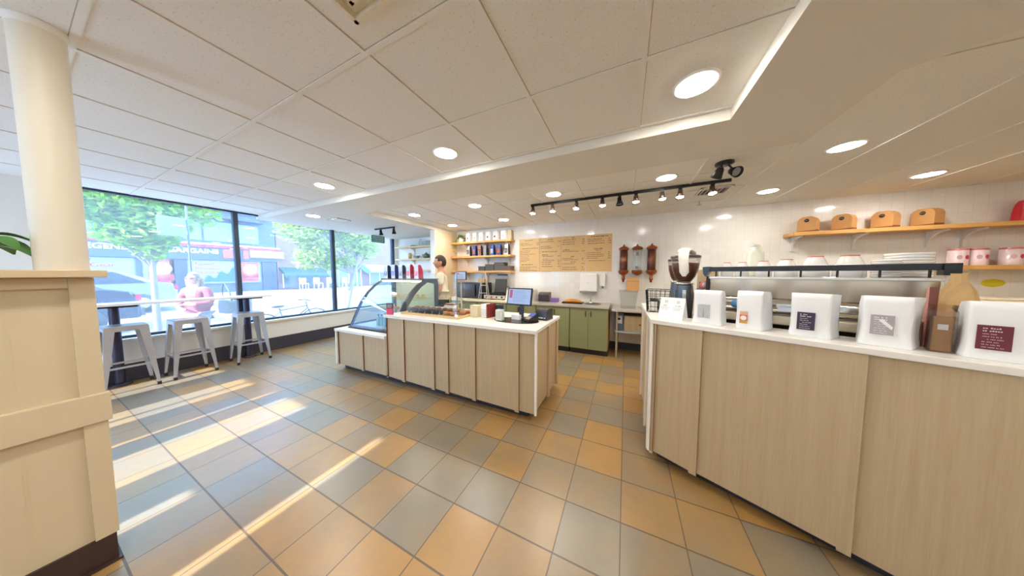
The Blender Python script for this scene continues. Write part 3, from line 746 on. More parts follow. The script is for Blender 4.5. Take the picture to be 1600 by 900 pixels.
for x, y in ((-.08, -.08), (.08, -.08), (.08, .08), (-.08, .08), (0, -.08), (0, .08)): m.cyl((x, y, 0), (x, y, .213), .0025, seg=6)
m.build('wire_frame', black_metal, wb)
MB().box(-.06, .06, -.06, .06, .006, .07).build('card_tray', kraft, wb)
# ------------------------------------------------------------------ back wall run: green cabinets, worktops, sink, table
units = [(-4.02, -3.02), (-3.01, -2.28), (-2.27, -1.62), (-1.61, -.945), (-.935, -.262)]
labels = ['sage green base cabinet in the corner by the partition', 'sage green base cabinet below the microwave oven', 'sage green base cabinet below the slicer', 'sage green base cabinet between till and alley', 'sage green two-door base cabinet at the right end of the run']
for (a, b), lb in zip(units, labels):
    t = thing('base_cabinet', lb, 'cabinet', ((a + b) / 2, 4.86, 0), 0, 'sage green base cabinets'); w_ = (b - a) / 2
    MB().box(-w_, w_, -.285, .335, .10, .872).build('carcass', M('cabinet_side', (196, 150, 84), .5, 0, .05), t)
    MB().box(-w_ + .005, w_ - .005, -.25, .33, 0, .0995).build('plinth', M('plinth_black', (38, 32, 32), .5), t)
    n = 2
    for k in range(n):
        x0 = -w_ + (2 * w_) * k / n + .002; x1 = -w_ + (2 * w_) * (k + 1) / n - .002
        dr = MB().box(x0, x1, -.306, -.2855, .105, .868).build('door', green_cab, t, bevel=.0015)
        hx = x1 - .045 if k == 0 else x0 + .045
        MB().box(hx - .006, hx + .006, -.328, -.3065, .715, .815).build('handle', black_metal, dr)
wt = MB().box(-4.045, -1.72, 4.525, 5.195, .874, .914).build('worktop', M('cream_laminate', (236, 222, 190), .4, 0, .04, 40), None, bevel=.003); tag(wt, 'cream laminate worktop on left half of back counter', 'worktop')
ws = thing('steel_worktop', 'stainless steel worktop with small round basin on right half of back counter', 'worktop', (0, 0, 0))
MB().box(-1.718, -.245, 4.52, 5.195, .874, .914).build('top', steel, ws, bevel=.003)
MB().lathe([(.155, .001), (.15, .008), (.142, .008), (.138, .002), (.0, .0015)], (-.56, 4.86, .914), 32).build('basin', M('basin_steel', (150, 148, 142), .3, .9), ws)
fa = thing('tap', 'small chrome tap behind the basin under paper towel dispenser', 'tap', (-.62, 5.03, .9145))
MB().lathe([(.03, 0), (.03, .012), (.016, .02), (.014, .07), (.0, .07)], seg=16).build('body', chrome, fa)
MB().tube([(0, 0, .06), (0, -.01, .12), (0, -.05, .145), (0, -.09, .135), (0, -.105, .11)], .008, 8).build('spout', chrome, fa); MB().tube([(.0, .0, .075), (.04, .0, .09)], .006, 6).build('lever', chrome, fa)
tw = thing('towel_dispenser', 'white wall-mounted paper towel dispenser above the basin', 'dispenser', (-.682, YB - .001, 1.11))
MB().box(-.17, .17, -.14, 0, .03, .395).build('cover', white_plastic, tw, bevel=.015, bseg=3); MB().box(-.165, .165, -.13, -.005, 0, .028).build('chute', M('grey_chute', (150, 146, 138), .5), tw)
MB().cyl((0, -.1405, .20), (0, -.146, .20), .011).build('lock', M('grey_lock', (200, 196, 190), .4), tw)
so = thing('soap_dispenser', 'narrow white wall-mounted soap dispenser right of towel dispenser', 'dispenser', (-.412, YB - .001, 1.21))
MB().box(-.05, .05, -.09, 0, .04, .295).build('cover', white_plastic, so, bevel=.012, bseg=3); MB().lathe([(.0, 0), (.016, .0), (.02, .039)], (0, -.045, 0), 12).build('nozzle', M('soap_nozzle', (150, 146, 140), .5), so)

def place(o, label, cat, group=None): return tag(o, label, cat, group)
tr = thing('baking_tray', 'dark baking tray on steel worktop', 'tray', (-.94, 4.86, .9145))
MB().box(-.19, .19, -.12, .12, 0, .006).box(-.195, .195, -.125, -.12, 0, .022).box(-.195, .195, .12, .125, 0, .022).box(-.195, -.19, -.12, .12, 0, .022).box(.19, .195, -.12, .12, 0, .022).build('pan', M('dark_pan', (58, 54, 50), .35, .7), tr)
lf = MB(); lf.loft([[(x, .07 * s_ * math.cos(a) + .01 * math.sin(9 * x), max(.0, .035 * s_ + .04 * s_ * math.sin(a))) for a in [2 * math.pi * k / 12 for k in range(12)]] for x, s_ in ((-.17, .35), (-.13, .8), (-.05, 1), (.05, .95), (.12, .7), (.18, .25))])
lf = lf.build('bread_loaf', M('orange_crust', (206, 134, 44), .5, 0, .25, 20, .4), None, loc=(-.93, 4.86, .922)); tag(lf, 'long golden loaf on dark baking tray', 'bread')
pb = MB().box(-.08, .08, -.05, .05, 0, .075).box(-.082, .082, -.052, .052, .055, .08).build('purple_tub', M('purple_plastic', (128, 92, 170), .4, 0, .08), None, bevel=.006, loc=(-1.33, 4.92, .9145)); tag(pb, 'small purple plastic tub left of baking tray', 'tub')
db = MB().extr([(-.10, 0), (.10, 0), (.10, .19), (-.06, .19), (-.10, .15)], 'X', -.11, .11).build('coffee_maker', M('brown_black_plastic', (58, 44, 44), .35, 0, .1), None, bevel=.006, loc=(-1.55, 4.94, .9145)); tag(db, 'dark brown boxy appliance on back counter left of purple tub', 'appliance')
sl = thing('bread_slicer', 'white slope-sided countertop machine behind the till screen', 'machine', (-2.02, 4.86, .9145))
MB().extr([(-.34, 0), (.30, 0), (.25, .23), (-.30, .23)], 'Y', -.20, .22).build('housing', white_plastic, sl, bevel=.012); MB().extr([(-.305, .2305), (.255, .2305), (.235, .252), (-.285, .252)], 'Y', -.2, .22).build('lid', M('off_white_lid', (226, 216, 200), .4), sl)
MB().box(.17, .20, -.203, -.2005, .10, .16).build('switch', dark_grey, sl)
mw = thing('microwave_oven', 'black microwave oven in the corner under the wall shelves', 'microwave', (-3.36, 4.94, .9145))
MB().box(-.38, .38, -.20, .22, .015, .37).build('body', M('microwave_black', (46, 45, 44), .35, .1, .06), mw, bevel=.006)
MB().box(-.35, .17, -.2095, -.2005, .05, .335).build('door', M('microwave_glass', (70, 66, 60), .12, .1), mw, bevel=.002); MB().box(.20, .37, -.206, -.2005, .03, .355).build('control_panel', M('microwave_panel', (34, 36, 40), .3), mw)
MB().box(.175, .19, -.23, -.2005, .06, .325).build('handle', black_metal, mw)
for sx in (-.3, .3): MB().box(sx - .02, sx + .02, -.15, .15, 0, .0148).build('foot', black_plastic, mw)
gr = thing('panini_press', 'silver and black open sandwich press right of microwave', 'sandwich press', (-2.665, 4.88, .9145))
MB().box(-.27, .27, -.17, .19, .02, .105).build('base', M('press_base', (226, 220, 210), .35, .3), gr, bevel=.008); MB().box(-.29, .29, -.18, .2, .106, .135).build('plate', black_metal, gr)
for i in range(4): MB().cyl((-.19 + .13 * i, -.171, .06), (-.19 + .13 * i, -.19, .06), .018, seg=14).build('knob', black_plastic if i != 1 else M('red_knob', (170, 50, 44), .4), gr)
for sx in (-.22, .22): MB().box(sx - .03, sx + .03, -.12, .14, 0, .019).build('foot', black_plastic, gr)
gl = MB(); gl.mx = Matrix.Translation((0, .12, .136)) @ Euler((R(-12), 0, 0)).to_matrix().to_4x4(); gl.box(-.15, .15, -.02, .02, .0, .33)
gl.build('lid', M('press_lid', (66, 62, 58), .4, .2), gr, bevel=.008); MB().tube([(.17, .13, .17), (.24, .10, .19), (.25, .10, .27), (.17, .09, .30)], .007, 6).build('cable', black_plastic, gr)
sl2 = thing('step_ladder', 'silver A-frame step ladder folded open on back counter', 'ladder', (-2.86, 4.60, .9145))
for sx in (-1, 1):
    MB().cyl((sx * .115, -.05, 0), (sx * .045, 0, .60), .009, seg=8).build('leg', steel, sl2)
    MB().cyl((sx * .115, .05, 0), (sx * .045, .012, .60), .009, seg=8).build('leg', steel, sl2)
for z in (.15, .32): MB().box(-.115 + z * .117 - .0, .115 - z * .117, -.05 + z * .075, -.03 + z * .075, z, z + .015).build('step', steel, sl2)
MB().box(-.055, .055, -.02, .03, .6, .615).build('top_cap', M('yellow_cap', (210, 176, 70), .5), sl2)
ub = thing('cup_rack', 'thin dark wall rail above the sandwich press', 'rail', (-2.66, YB - .001, 1.46))
MB().box(-.16, .16, -.05, -.035, 0, .022).build('rail', black_metal, ub); MB().box(-.15, -.13, -.036, 0, .0, .02).box(.13, .15, -.036, 0, .0, .02).build('bracket', black_metal, ub)
yb = MB().box(-.09, .09, -.06, .06, 0, .09).build('snack_box', M('mustard_box', (206, 164, 84), .6, 0, .1), None, bevel=.003, loc=(-3.18, 5.05, 1.285)); tag(yb, 'mustard yellow carton on top of microwave', 'box')

# steel side table right of the cabinets
tb = thing('work_table', 'steel work table with lower shelf right of green cabinets', 'table', (.13, 4.90, 0))
MB().box(-.34, .9, -.30, .29, .83, .87).build('top', steel, tb, bevel=.003)
for x in (-.25, .85):
    for y in (-.26, .25): MB().cyl((x, y, .0), (x, y, .83), .017, seg=12).build('leg', M('galv_leg', (206, 196, 176), .35, .8), tb)
MB().box(-.28, .88, -.28, .27, .46, .485).build('shelf', M('shelf_steel', (200, 204, 214), .35, .7), tb)
kb = thing('storage_crate', 'brown wooden crate on lower shelf of steel table', 'crate', (.17, 4.86, .4855))
MB().box(-.17, .17, -.18, .18, 0, .27).build('box', wood('crate_wood', (170, 148, 112), (140, 116, 84), 1, 'Z'), kb, bevel=.003); MB().box(.06, .16, -.19, -.1805, .11, .14).build('handle', M('brown_handle', (120, 76, 50), .5), kb)
eq = thing('control_unit', 'black and grey appliance on lower shelf of steel table', 'appliance', (-.085, 4.88, .4855))
MB().box(-.08, .08, -.16, .16, 0, .31).build('body', M('unit_grey', (92, 98, 110), .4, .2), eq, bevel=.004); MB().box(-.05, .05, -.165, -.1605, .12, .26).build('panel', M('unit_panel', (206, 210, 216), .3), eq); MB().lathe([(.022, 0), (.018, .02), (.0, .02)], (0, -.165, .2), 14, 0, 'Y').build('dial', black_plastic, eq)
bn = thing('storage_tub', 'clear lidded plastic tub standing on steel table', 'tub', (.055, 4.95, .8705))
m = MB(); m.loft([[(sx * a, sy * b, z) for sx, sy in ((-1, -1), (1, -1), (1, 1), (-1, 1))] for a, b, z in ((.12, .14, 0), (.145, .165, .30))], smooth=False); m.build('tub', glass('cloudy_plastic', (.95, .95, .93), .05, .22), bn)
MB().box(-.152, .152, -.172, .172, .30, .318).build('lid', glass('lid_plastic', (.94, .94, .92), .05, .3), bn)
kx = MB().box(-.10, .10, -.09, .09, 0, .235).box(-.101, .101, -.0915, -.0895, .17, .176, 1).build('kraft_carton', [kraft, kraft_dark], None, bevel=.003, loc=(.125, 4.95, 1.189)); tag(kx, 'small brown carton sitting on the clear tub lid', 'carton')

# copper bean dispensers
beans = M('coffee_beans', (96, 48, 28), .4, 0, .3, 60)
def dispenser(x, kind, label):
    t = thing('bean_dispenser', label, 'bean dispenser', (x, 5.10, 1.34), 0, 'copper bean dispensers')
    MB().lathe([(.012, .71), (.016, .70), (.016, .685), (.05, .668), (.088, .645), (.088, .615), (.08, .61)], seg=28).build('cap', copper, t)
    MB().lathe([(.072, .20), (.072, .612)], seg=28).build('tube', clear_glass, t)
    if kind:
        MB().lathe([(.0, .20), (.069, .20), (.069, .60), (.0, .60)], seg=28).build('beans', M('copper_sleeve', (132, 72, 46), .28, .7, .12), t)
        s_ = MB(); s_.extr([(-.035, -.0705), (.035, -.0705), (.03, -.073), (-.03, -.073)], 'X', -.001, .001)
    else:
        MB().cyl((-.0, 0, .2), (0, 0, .6), .004).build('rod', chrome, t); MB().box(-.03, .03, -.01, .01, .28, .29).box(-.03, .03, -.01, .01, .5, .51).build('rod_vane', dark_grey, t)
    MB().lathe([(.088, .225), (.09, .19), (.075, .16), (.03, .13), (.0, .128)], seg=28).build('hopper', copper, t)
    if kind: MB().lathe([(.028, .135), (.028, .07), (.034, .066), (.034, .05), (.02, .045), (.018, .0), (.0, .0)], seg=18).build('spout', copper, t)
    MB().box(-.02, .02, .07, .099, .25, .30).box(-.02, .02, .07, .099, .52, .57).build('wall_bracket', copper, t)
dispenser(-.04, 1, 'copper coffee bean dispenser on tiled wall, next to menu boards')
dispenser(.19, 0, 'empty clear bean dispenser between the two copper ones')
dispenser(.425, 1, 'copper coffee bean dispenser on tiled wall, nearest the grinders')

# menu boards
board = M('kraft_menu_board', (216, 178, 122), .6, 0, .05, 6)
xs = [(-2.255, -1.765), (-1.757, -1.272), (-1.264, -.764), (-.754, -.255)]
mlab = ['leftmost tan menu board, beside the stocked shelves', 'second tan menu board from the left', 'third tan menu board from the left', 'rightmost tan menu board, next to the bean dispensers']
rows = [
 [(.05, .30, .75, 1), (.12, 0, 0, 0), (.135, .06, .95, 0), (.18, .06, .95, 0), (.29, .15, .95, 1), (.36, .05, .55, 0), (.41, .05, .5, 0), (.46, .05, .8, 0), (.51, .05, .5, 0), (.57, .05, .5, 0), (.63, .05, .5, 0), (.68, .05, .4, 0), (.78, .12, .7, 1), (.85, .05, .9, 0), (.90, .05, .6, 0), (.95, .05, .9, 0)],
 [(.06, .38, .62, 1), (.12, .06, .95, 0), (.25, .06, .95, 0), (.30, .06, .6, 0), (.41, .1, .85, 1), (.50, .12, .4, 1), (.54, .15, .95, 0), (.62, .15, .4, 0), (.66, .15, .95, 0), (.71, .1, .95, 0), (.77, .1, .95, 0), (.84, .1, .95, 0)],
 [(.05, .42, .56, 1), (.10, .05, .97, 0), (.16, .05, .97, 0), (.22, .05, .97, 0), (.38, .06, .36, 1), (.42, .05, .97, 0), (.57, .40, .55, 1), (.62, .05, .97, 0), (.66, .05, .97, 0), (.72, .38, .62, 0), (.77, .05, .97, 0), (.87, .05, .97, 0), (.93, .05, .97, 0)],
 [(.05, .20, .85, 1), (.12, .08, .97, 0), (.17, .08, .97, 0), (.23, .08, .97, 0), (.38, .32, .68, 1), (.42, .38, .6, 0), (.48, .05, .97, 0), (.53, .05, .97, 0), (.58, .05, .97, 0), (.63, .05, .97, 0), (.70, .12, .8, 0)]]
for i, (a, b) in enumerate(xs):
    t = thing('menu_board', mlab[i], 'menu board', (a, YB - .001, 1.545), 0, 'tan menu boards'); w_ = b - a; hgt = .75
    MB().box(0, w_, -.010, 0, 0, hgt).build('panel', board, t)
    m = MB(); rr = random.Random(40 + i)
    for (f0, x0, x1, big) in rows[i]:
        if x1 <= x0: continue
        z = hgt * (1 - f0) - .012; h_ = .020 if big else .015
        if x1 > .9 and not big:
            words(m, w_ * x0, w_ * (x0 + (x1 - x0) * rr.uniform(.45, .75)), z, h_, -.0106, rr, 0); words(m, w_ * .86, w_ * .97, z, h_, -.0106, rr, 0)
        else: words(m, w_ * x0, w_ * x1, z, h_, -.0106, rr, 0)
    m.build('lettering', ink, t)

# wall shelves on the left with their goods
def wall_shelf(name, label, x0, x1, z1, depth, brs, mat=oak, th=.045, bz=.15, ywall=YB, group=None):
    t = thing(name, label, 'shelf', (0, 0, 0), 0, group)
    MB().box(x0, x1, ywall - depth, ywall - .001, z1 - th, z1).build('board', mat, t, bevel=.004)
    for bx in brs:
        m = MB(); pts = [(ywall - .002, z1 - th - .0005), (ywall - depth * .85, z1 - th - .0005), (ywall - depth * .83, z1 - th - .018)]
        for k in range(7):
            a = math.pi / 2 * k / 6
            pts.append((ywall - .03 - (depth * .78 - .03) * (1 - math.sin(a)), z1 - th - .02 - (bz - .02) * (1 - math.cos(a))))
        pts += [(ywall - .03, z1 - th - bz - .05), (ywall - .002, z1 - th - bz - .05)]
        m.extr(pts, 'X', bx - .014, bx + .014); m.build('bracket', white_paint, t)
    return t
SX0, SX1 = -4.045, -2.36
wall_shelf('wall_shelf', 'top golden wood shelf holding white boxes, left of menu boards', SX0, SX1, 2.285, .26, (-3.7, -3.1, -2.5), group='left wall shelves')
wall_shelf('wall_shelf', 'middle golden wood shelf holding coffee bags, left of menu boards', SX0, SX1, 1.935, .26, (-3.7, -3.1, -2.5), group='left wall shelves')
wall_shelf('wall_shelf', 'lowest golden wood shelf holding dark grey boxes, left of menu boards', SX0, SX1, 1.572, .26, (-3.7, -3.1, -2.5), group='left wall shelves')
marks = [('brown', (150, 96, 60)), ('pink', (206, 160, 160)), ('pale grey', (206, 206, 206)), ('dark blue', (74, 88, 110)), ('red', (196, 44, 50)), ('small orange', (226, 150, 120))]
for i, (x, (nm, c)) in enumerate(zip((-3.57, -3.37, -3.185, -2.995, -2.80, -2.585), marks)):
    t = thing('coffee_box', 'white coffee box with %s mark on the top left shelf' % nm, 'box', (x, 5.06, 2.286), R(-18), 'white boxes on the top shelf')
    MB().box(-.075, .075, -.045, .045, 0, .215).build('carton', paper_white, t, bevel=.003)
    MB().lathe([(.0, -.0455), (.026 if 'small' not in nm else .014, -.0455)], (-.0, 0, .09), 18, 0, 'Y').build('emblem', M('mark_' + nm.replace(' ', '_'), c, .6), t)
fb = MB().box(-.05, .05, -.045, .045, 0, .215).build('coffee_box', M('beige_carton', (196, 176, 144), .6), None, bevel=.003, loc=(-2.44, 5.08, 2.286)); tag(fb, 'narrow beige box at right end of the top left shelf', 'box')
bl = [('black and white', (60, 56, 56), (206, 206, 210)), ('blue', (60, 88, 170), (196, 140, 120)), ('brown', (86, 56, 44), (186, 120, 100)), ('silver', (190, 192, 200), (150, 150, 156)), ('bright blue', (60, 96, 190), (220, 224, 232)), ('blue and orange', (66, 100, 190), (224, 130, 80)), ('white and black', (44, 38, 38), (224, 222, 220))]
for i, (x, (nm, c, c2)) in enumerate(zip((-3.56, -3.39, -3.235, -3.08, -2.88, -2.70, -2.50), bl)):
    t = thing('coffee_bag', '%s coffee bag on the middle left shelf' % nm, 'coffee bag', (x, 5.06, 1.936), R(-20), 'coffee bags on the middle shelf')
    gusset_bag(t, .125, .075, .25, M('bagA_' + nm.replace(' ', '_'), c if i in (1, 4, 5) else c2, .35, 0, .2, 30), M('bagB_' + nm.replace(' ', '_'), (56, 40, 36) if i not in (1, 4) else (40, 40, 80), .4))
    m = MB().box(-.045, .045, -.054, -.050, .05, .15, 0); rr = random.Random(60 + i)
    for k in range(5): words(m, -.035, .035, .06 + .016 * k, .010, -.055, rr, 1)
    m.build('label', [M('bagL_' + nm.replace(' ', '_'), c2 if i in (1, 4, 5) else c, .5), white_ink if i in (0, 2, 6) else ink], t)
for i, (x, w_, h_) in enumerate(((-3.155, .085, .105), (-2.925, .12, .15), (-2.67, .125, .19), (-2.455, .085, .105))):
    t = thing('storage_box', ['leftmost low dark grey box on the lowest left shelf', 'second dark grey box on the lowest left shelf', 'tallest dark grey box on the lowest left shelf', 'brownish grey box at right end of the lowest left shelf'][i], 'box', (x, 5.06, 1.573), 0, 'dark boxes on the lowest shelf')
    mm = M('charcoal_box', (82, 80, 76), .6, 0, .08) if i < 3 else M('taupe_box', (104, 84, 74), .6, 0, .08)
    MB().box(-w_, w_, -.10, .10, 0, h_ - .02).build('box', mm, t, bevel=.004); MB().box(-w_ - .003, w_ + .003, -.103, .103, h_ - .0195, h_).build('lid', mm, t, bevel=.003)
pt = thing('trailing_plant', 'trailing green plant in white pot at left end of the top left shelf', 'plant', (-3.80, 5.05, 2.286))
MB().lathe([(.0, 0), (.055, 0), (.07, .12), (.062, .12), (.06, .10), (.0, .10)], seg=20).build('pot', white_gloss, pt)
rnd = random.Random(12); lf = MB(); st = MB()
for i in range(16):
    a = rnd.uniform(0, 6.28); r1 = rnd.uniform(.05, .09); dz = rnd.uniform(.05, .30)
    if math.sin(a) > .3: dz *= .2
    pts = [(0, 0, .10), (r1 * .7 * math.cos(a), r1 * .7 * math.sin(a), .17), (r1 * math.cos(a), r1 * math.sin(a) * (1.1 if math.sin(a) < 0 else .9), .12)]
    if math.sin(a) < -.6: pts += [(1.5 * r1 * math.cos(a), -.23, .0), (1.5 * r1 * math.cos(a), -.235, -dz)]
    st.tube(pts, .0025, 5)
    for q in pts[1:]:
        for k in range(3): leaf(lf, (q[0] + rnd.uniform(-.01, .01), q[1], q[2] + rnd.uniform(-.02, .02)), (math.cos(a + k * 2), -abs(math.sin(a + k * 2)) if q[1] > -.02 else -.4 + .2 * k, .3), .05, .032, .8, 4)
lf.build('foliage', M('pale_trailing_leaf', (132, 160, 88), .45, 0, .25), pt); st.build('stem', M('leaf_stem', (92, 128, 60), .5), pt)

# alcove shelves (left of the partition)
AY = YB - .03
for z, lb in ((2.27, 'top pale wood shelf in the alcove beside the corner window'), (1.925, 'middle pale wood shelf in the alcove beside the corner window'), (1.61, 'lowest pale wood shelf in the alcove, right side')):
    wall_shelf('alcove_shelf', lb, -6.1 if z > 1.7 else -5.45, -4.195, z, .22, (-5.55, -4.5) if z > 1.7 else (-4.9,), wood('pale_pine', (232, 204, 158), (210, 174, 120), 1, 'X'), .04, .13, AY, 'alcove shelves')
def vase(x, z, prof, m, lab, cat='jar', grp=None):
    o = MB().lathe(prof, seg=20).build(cat.replace(' ', '_'), m, None, loc=(x, AY - .11, z)); tag(o, lab, cat, grp)
gg_ = glass('thin_glass', (.86, .9, .88), .12)
vase(-5.20, 2.271, [(0, 0), (.05, 0), (.055, .12), (.03, .15), (.03, .19), (.025, .19)], gg_, 'clear glass carafe on the top alcove shelf', 'carafe')
vase(-4.93, 2.271, [(0, 0), (.06, 0), (.06, .14), (.055, .14), (.055, .01)], gg_, 'wide clear glass jar on the top alcove shelf', 'jar')
vase(-4.55, 2.271, [(0, 0), (.045, 0), (.06, .10), (.025, .2), (.03, .27)], gg_, 'tall glass pitcher at right end of the top alcove shelf', 'pitcher')
dk_ = MB().lathe([(0, 0), (.11, 0), (.12, .02), (.0, .02)], seg=24).build('plate', M('dark_plate', (96, 78, 66), .4), None, loc=(-5.42, AY - .11, 2.271)); tag(dk_, 'dark round dish on the top alcove shelf', 'dish')
vase(-5.62, 1.926, [(0, 0), (.05, 0), (.05, .13), (.035, .15), (.035, .17), (0, .17)], M('amber_jar', (206, 176, 100), .3), 'amber jar at left of the middle alcove shelf')
vase(-4.42, 1.926, [(0, 0), (.05, 0), (.05, .12), (.045, .12), (.045, .01)], gg_, 'clear glass tumbler at right of the middle alcove shelf', 'tumbler')
tp = thing('teapot', 'dark green teapot on the middle alcove shelf', 'teapot', (-5.0, AY - .11, 1.926))
MB().lathe([(0, 0), (.06, 0), (.095, .05), (.085, .10), (.04, .13), (0, .13)], seg=20).build('body', M('grey_green_glaze', (110, 128, 116), .2), tp); MB().lathe([(.04, .1305), (.03, .145), (.01, .15), (.014, .17), (0, .175)], seg=16).build('lid', dark_grey, tp)
MB().tube([(-.08, 0, .05), (-.13, 0, .08), (-.15, 0, .12)], [.018, .014, .01], 8).build('spout', M('grey_green_glaze', (110, 128, 116), .2), tp); MB().tube([(.07, 0, .10), (.13, 0, .10), (.13, 0, .04), (.08, 0, .035)], .008, 8).build('handle', dark_grey, tp)
sh = thing('shelf_plant', 'small leafy plant in a pot on the middle alcove shelf', 'plant', (-5.34, AY - .11, 1.926))
MB().lathe([(0, 0), (.04, 0), (.055, .07), (.05, .07), (0, .06)], seg=16).build('pot', M('celadon_pot', (150, 176, 166), .4), sh)
lf = MB(); rnd = random.Random(8)
for i in range(18): a = rnd.uniform(0, 6.28); leaf(lf, (.02 * math.cos(a), .02 * math.sin(a), .06), (math.cos(a), .8 * math.sin(a), rnd.uniform(.3, 1)), rnd.uniform(.06, .10), .03, .5, 4)
lf.build('foliage', leaf_green, sh)

# right wall shelves
wall_shelf('wall_shelf', 'long golden wood shelf on right with four kraft boxes', 2.19, 5.15, 2.10, .27, (2.29, 2.91, 3.56, 3.83, 4.8), th=.05, bz=.16)
wall_shelf('wall_shelf', 'lower golden wood shelf on right holding pink tins', 3.55, 5.15, 1.60, .27, (3.75, 4.8), th=.05, bz=.14)
for i, x in enumerate((2.37, 2.72, 3.09, 3.43)):
    t = thing('kraft_box', ['leftmost kraft gift box with arched top on right shelf', 'second kraft gift box from left on right shelf', 'third kraft gift box from left on right shelf', 'fourth kraft gift box, nearest the red packet on right shelf'][i], 'box', (x + .02, 5.06, 2.1005), R(-40 - 8 * i), 'kraft boxes on the right shelf')
    arch = [(-.09, 0), (.09, 0), (.09, .165), (.072, .20), (.04, .222), (-.04, .222), (-.072, .20), (-.09, .165)]
    MB().extr(arch, 'Y', -.065, .065).build('box', kraft, t, bevel=.004)
    MB().box(-.091, .091, -.0662, -.0652, 0, .022).box(.0905, .0917, -.065, .065, 0, .03).build('base_band', kraft_dark, t)
    MB().lathe([(0, -.0665), (.024, -.0665), (.024, -.0655)], (0.0, 0, .165), 20, 0, 'Y').build('emblem', M('black_sticker', (44, 42, 44), .5), t)
    m = MB(); rr = random.Random(i); words(m, -.014, .016, .163, .006, -.0672, rr, 0); m.build('emblem_print', M('sticker_print', (190, 170, 140), .6), t)
for i, x in enumerate((3.71, 3.85, 4.08, 4.24)):
    t = thing('tea_tin', ['leftmost pink and white tin on the lower right shelf', 'second pink and white tin on the lower right shelf', 'third pink and white tin on the lower right shelf', 'fourth pink and white tin at right edge of the lower shelf'][i], 'tin', (x, 5.06, 1.6005), 0, 'pink tins on the lower right shelf')
    MB().lathe([(0, 0), (.066, 0), (.068, .006), (.068, .185), (0, .185)], seg=28).build('tin', M('pale_pink_tin', (240, 218, 218), .3, .1, .06, 20), t)
    MB().lathe([(.07, .1855), (.07, .205), (.066, .207), (0, .207)], seg=28).build('lid', M('rose_lid', (196, 120, 120), .3, .3), t)
    for k, a0 in enumerate((-1.25, -2.0)):
        m = MB(); vs = [(.0715 * math.cos(a0 + .26 * math.cos(q)), .0715 * math.sin(a0 + .26 * math.cos(q)), .10 + .026 * math.sin(q)) for q in [2 * math.pi * j / 16 for j in range(16)]]
        m.add(vs, [tuple(range(16))[::-1]]); m.build('label', [M('magenta_label', (206, 60, 110), .5), M('grey_rose_label', (206, 170, 176), .5)][k], t)
rp_ = thing('snack_packet', 'red and yellow snack packet at right end of the upper right shelf', 'packet', (4.14, 5.06, 2.1005), R(10))
gusset_bag(rp_, .13, .08, .24, M('red_packet', (196, 30, 46), .35, 0, .1), M('red_packet', (196, 30, 46), .35), 'pouch', topd=.08)
m = MB().box(-.045, .045, -.0545, -.05, .03, .12, 0); rr = random.Random(77)
for k in range(4): words(m, -.036, .036, .04 + .018 * k, .010, -.0553, rr, 1)
m.build('label', [M('yellow_label', (232, 180, 60), .5), red_ink], rp_)
yp = thing('snack_packet', 'taller yellow packet behind the red one on the upper right shelf', 'packet', (4.30, 5.08, 2.1005))
gusset_bag(yp, .14, .08, .29, M('yellow_packet', (232, 176, 70), .35, 0, .1), M('yellow_packet', (232, 176, 70), .35), 'pouch', topd=.08)
ye = MB().lathe([(0, -.004), (.07, -.004), (.08, -.001)], seg=24, axis='Y').build('wall_sticker', M('yellow_sticker', (222, 206, 40), .6, 0, .1), None, loc=(4.09, YB - .001, 1.385)); ye.scale = (1.1, 1, .62); tag(ye, 'small bright yellow oval sticker on tiled wall under the lower right shelf', 'sticker')
# ------------------------------------------------------------------ bar counter on the right, turned 24.6 degrees
BR = R(-24.6); P0 = Vector((.2, 2.16, 0)); BD = Vector((dx, dy, 0)); BN = Vector((-dy, dx, 0))
def bar(t, s, z=0): return tuple(P0 + BD * t + BN * s + Vector((0, 0, z)))
bc = thing('bar_counter', 'tall pale wood counter with white top in right foreground, holding white coffee bags', 'counter', (0, 0, 0))
def bp2(pts): return [bar(*p)[:2] for p in pts]
RX = .385; RY = 3.30
ti = (RX - .3124) / .909; iy = 2.16 - .416 * ti + .909 * .27
outer_top = [(.183, 2.168), bar(.0, -.018)[:2], bar(2.4, -.018)[:2], bar(2.4, .27)[:2], (RX, iy), (RX, RY), (.183, RY)]
MB().prism(outer_top, 1.112, 1.145).build('worktop', quartz, bc, bevel=.004)
body = [(.207, 2.172), bar(2.4, .006)[:2], bar(2.4, .25)[:2], (RX - .02, iy), (RX - .02, RY - .01), (.207, RY - .01)]
bo = MB(); bo.prism(body, .10, 1.111)
bo.build('body', wood('pale_ash_panel', 0, 0), bc)
toe = [(.27, 2.235), bar(2.4, .07)[:2], bar(2.4, .2)[:2], (RX - .05, iy), (RX - .05, RY - .05), (.27, RY - .05)]
MB().prism(toe, 0, .10).build('toe_kick', toe_navy, bc)
MB().prism([bar(-.0, -.016)[:2], bar(.011, -.016)[:2], bar(.011, .02)[:2], (.185, 2.20), (.185, 2.168)], .085, 1.111).build('corner_trim', quartz, bc)
eds = [.0115, .034, .318, .955, 1.345, 1.95, 2.39]
for a, b in zip(eds, eds[1:]): lapped_board(a, b, .006, .020, 1.1105, bc, [pale_wood, M('tan_edge_band', (150, 112, 80), .5, 0, .1)], min(.045, b - a), .086, loc=(P0.x, P0.y, 0), rotz=BR)
for y in (2.50, 2.62, 3.16, 3.24):
    MB().box(.186, .2065, y, y + (.04 if y in (2.5, 3.16) else .02), .075, 1.111).build('side_batten', quartz if y in (2.5, 3.16) else pale_wood, bc)
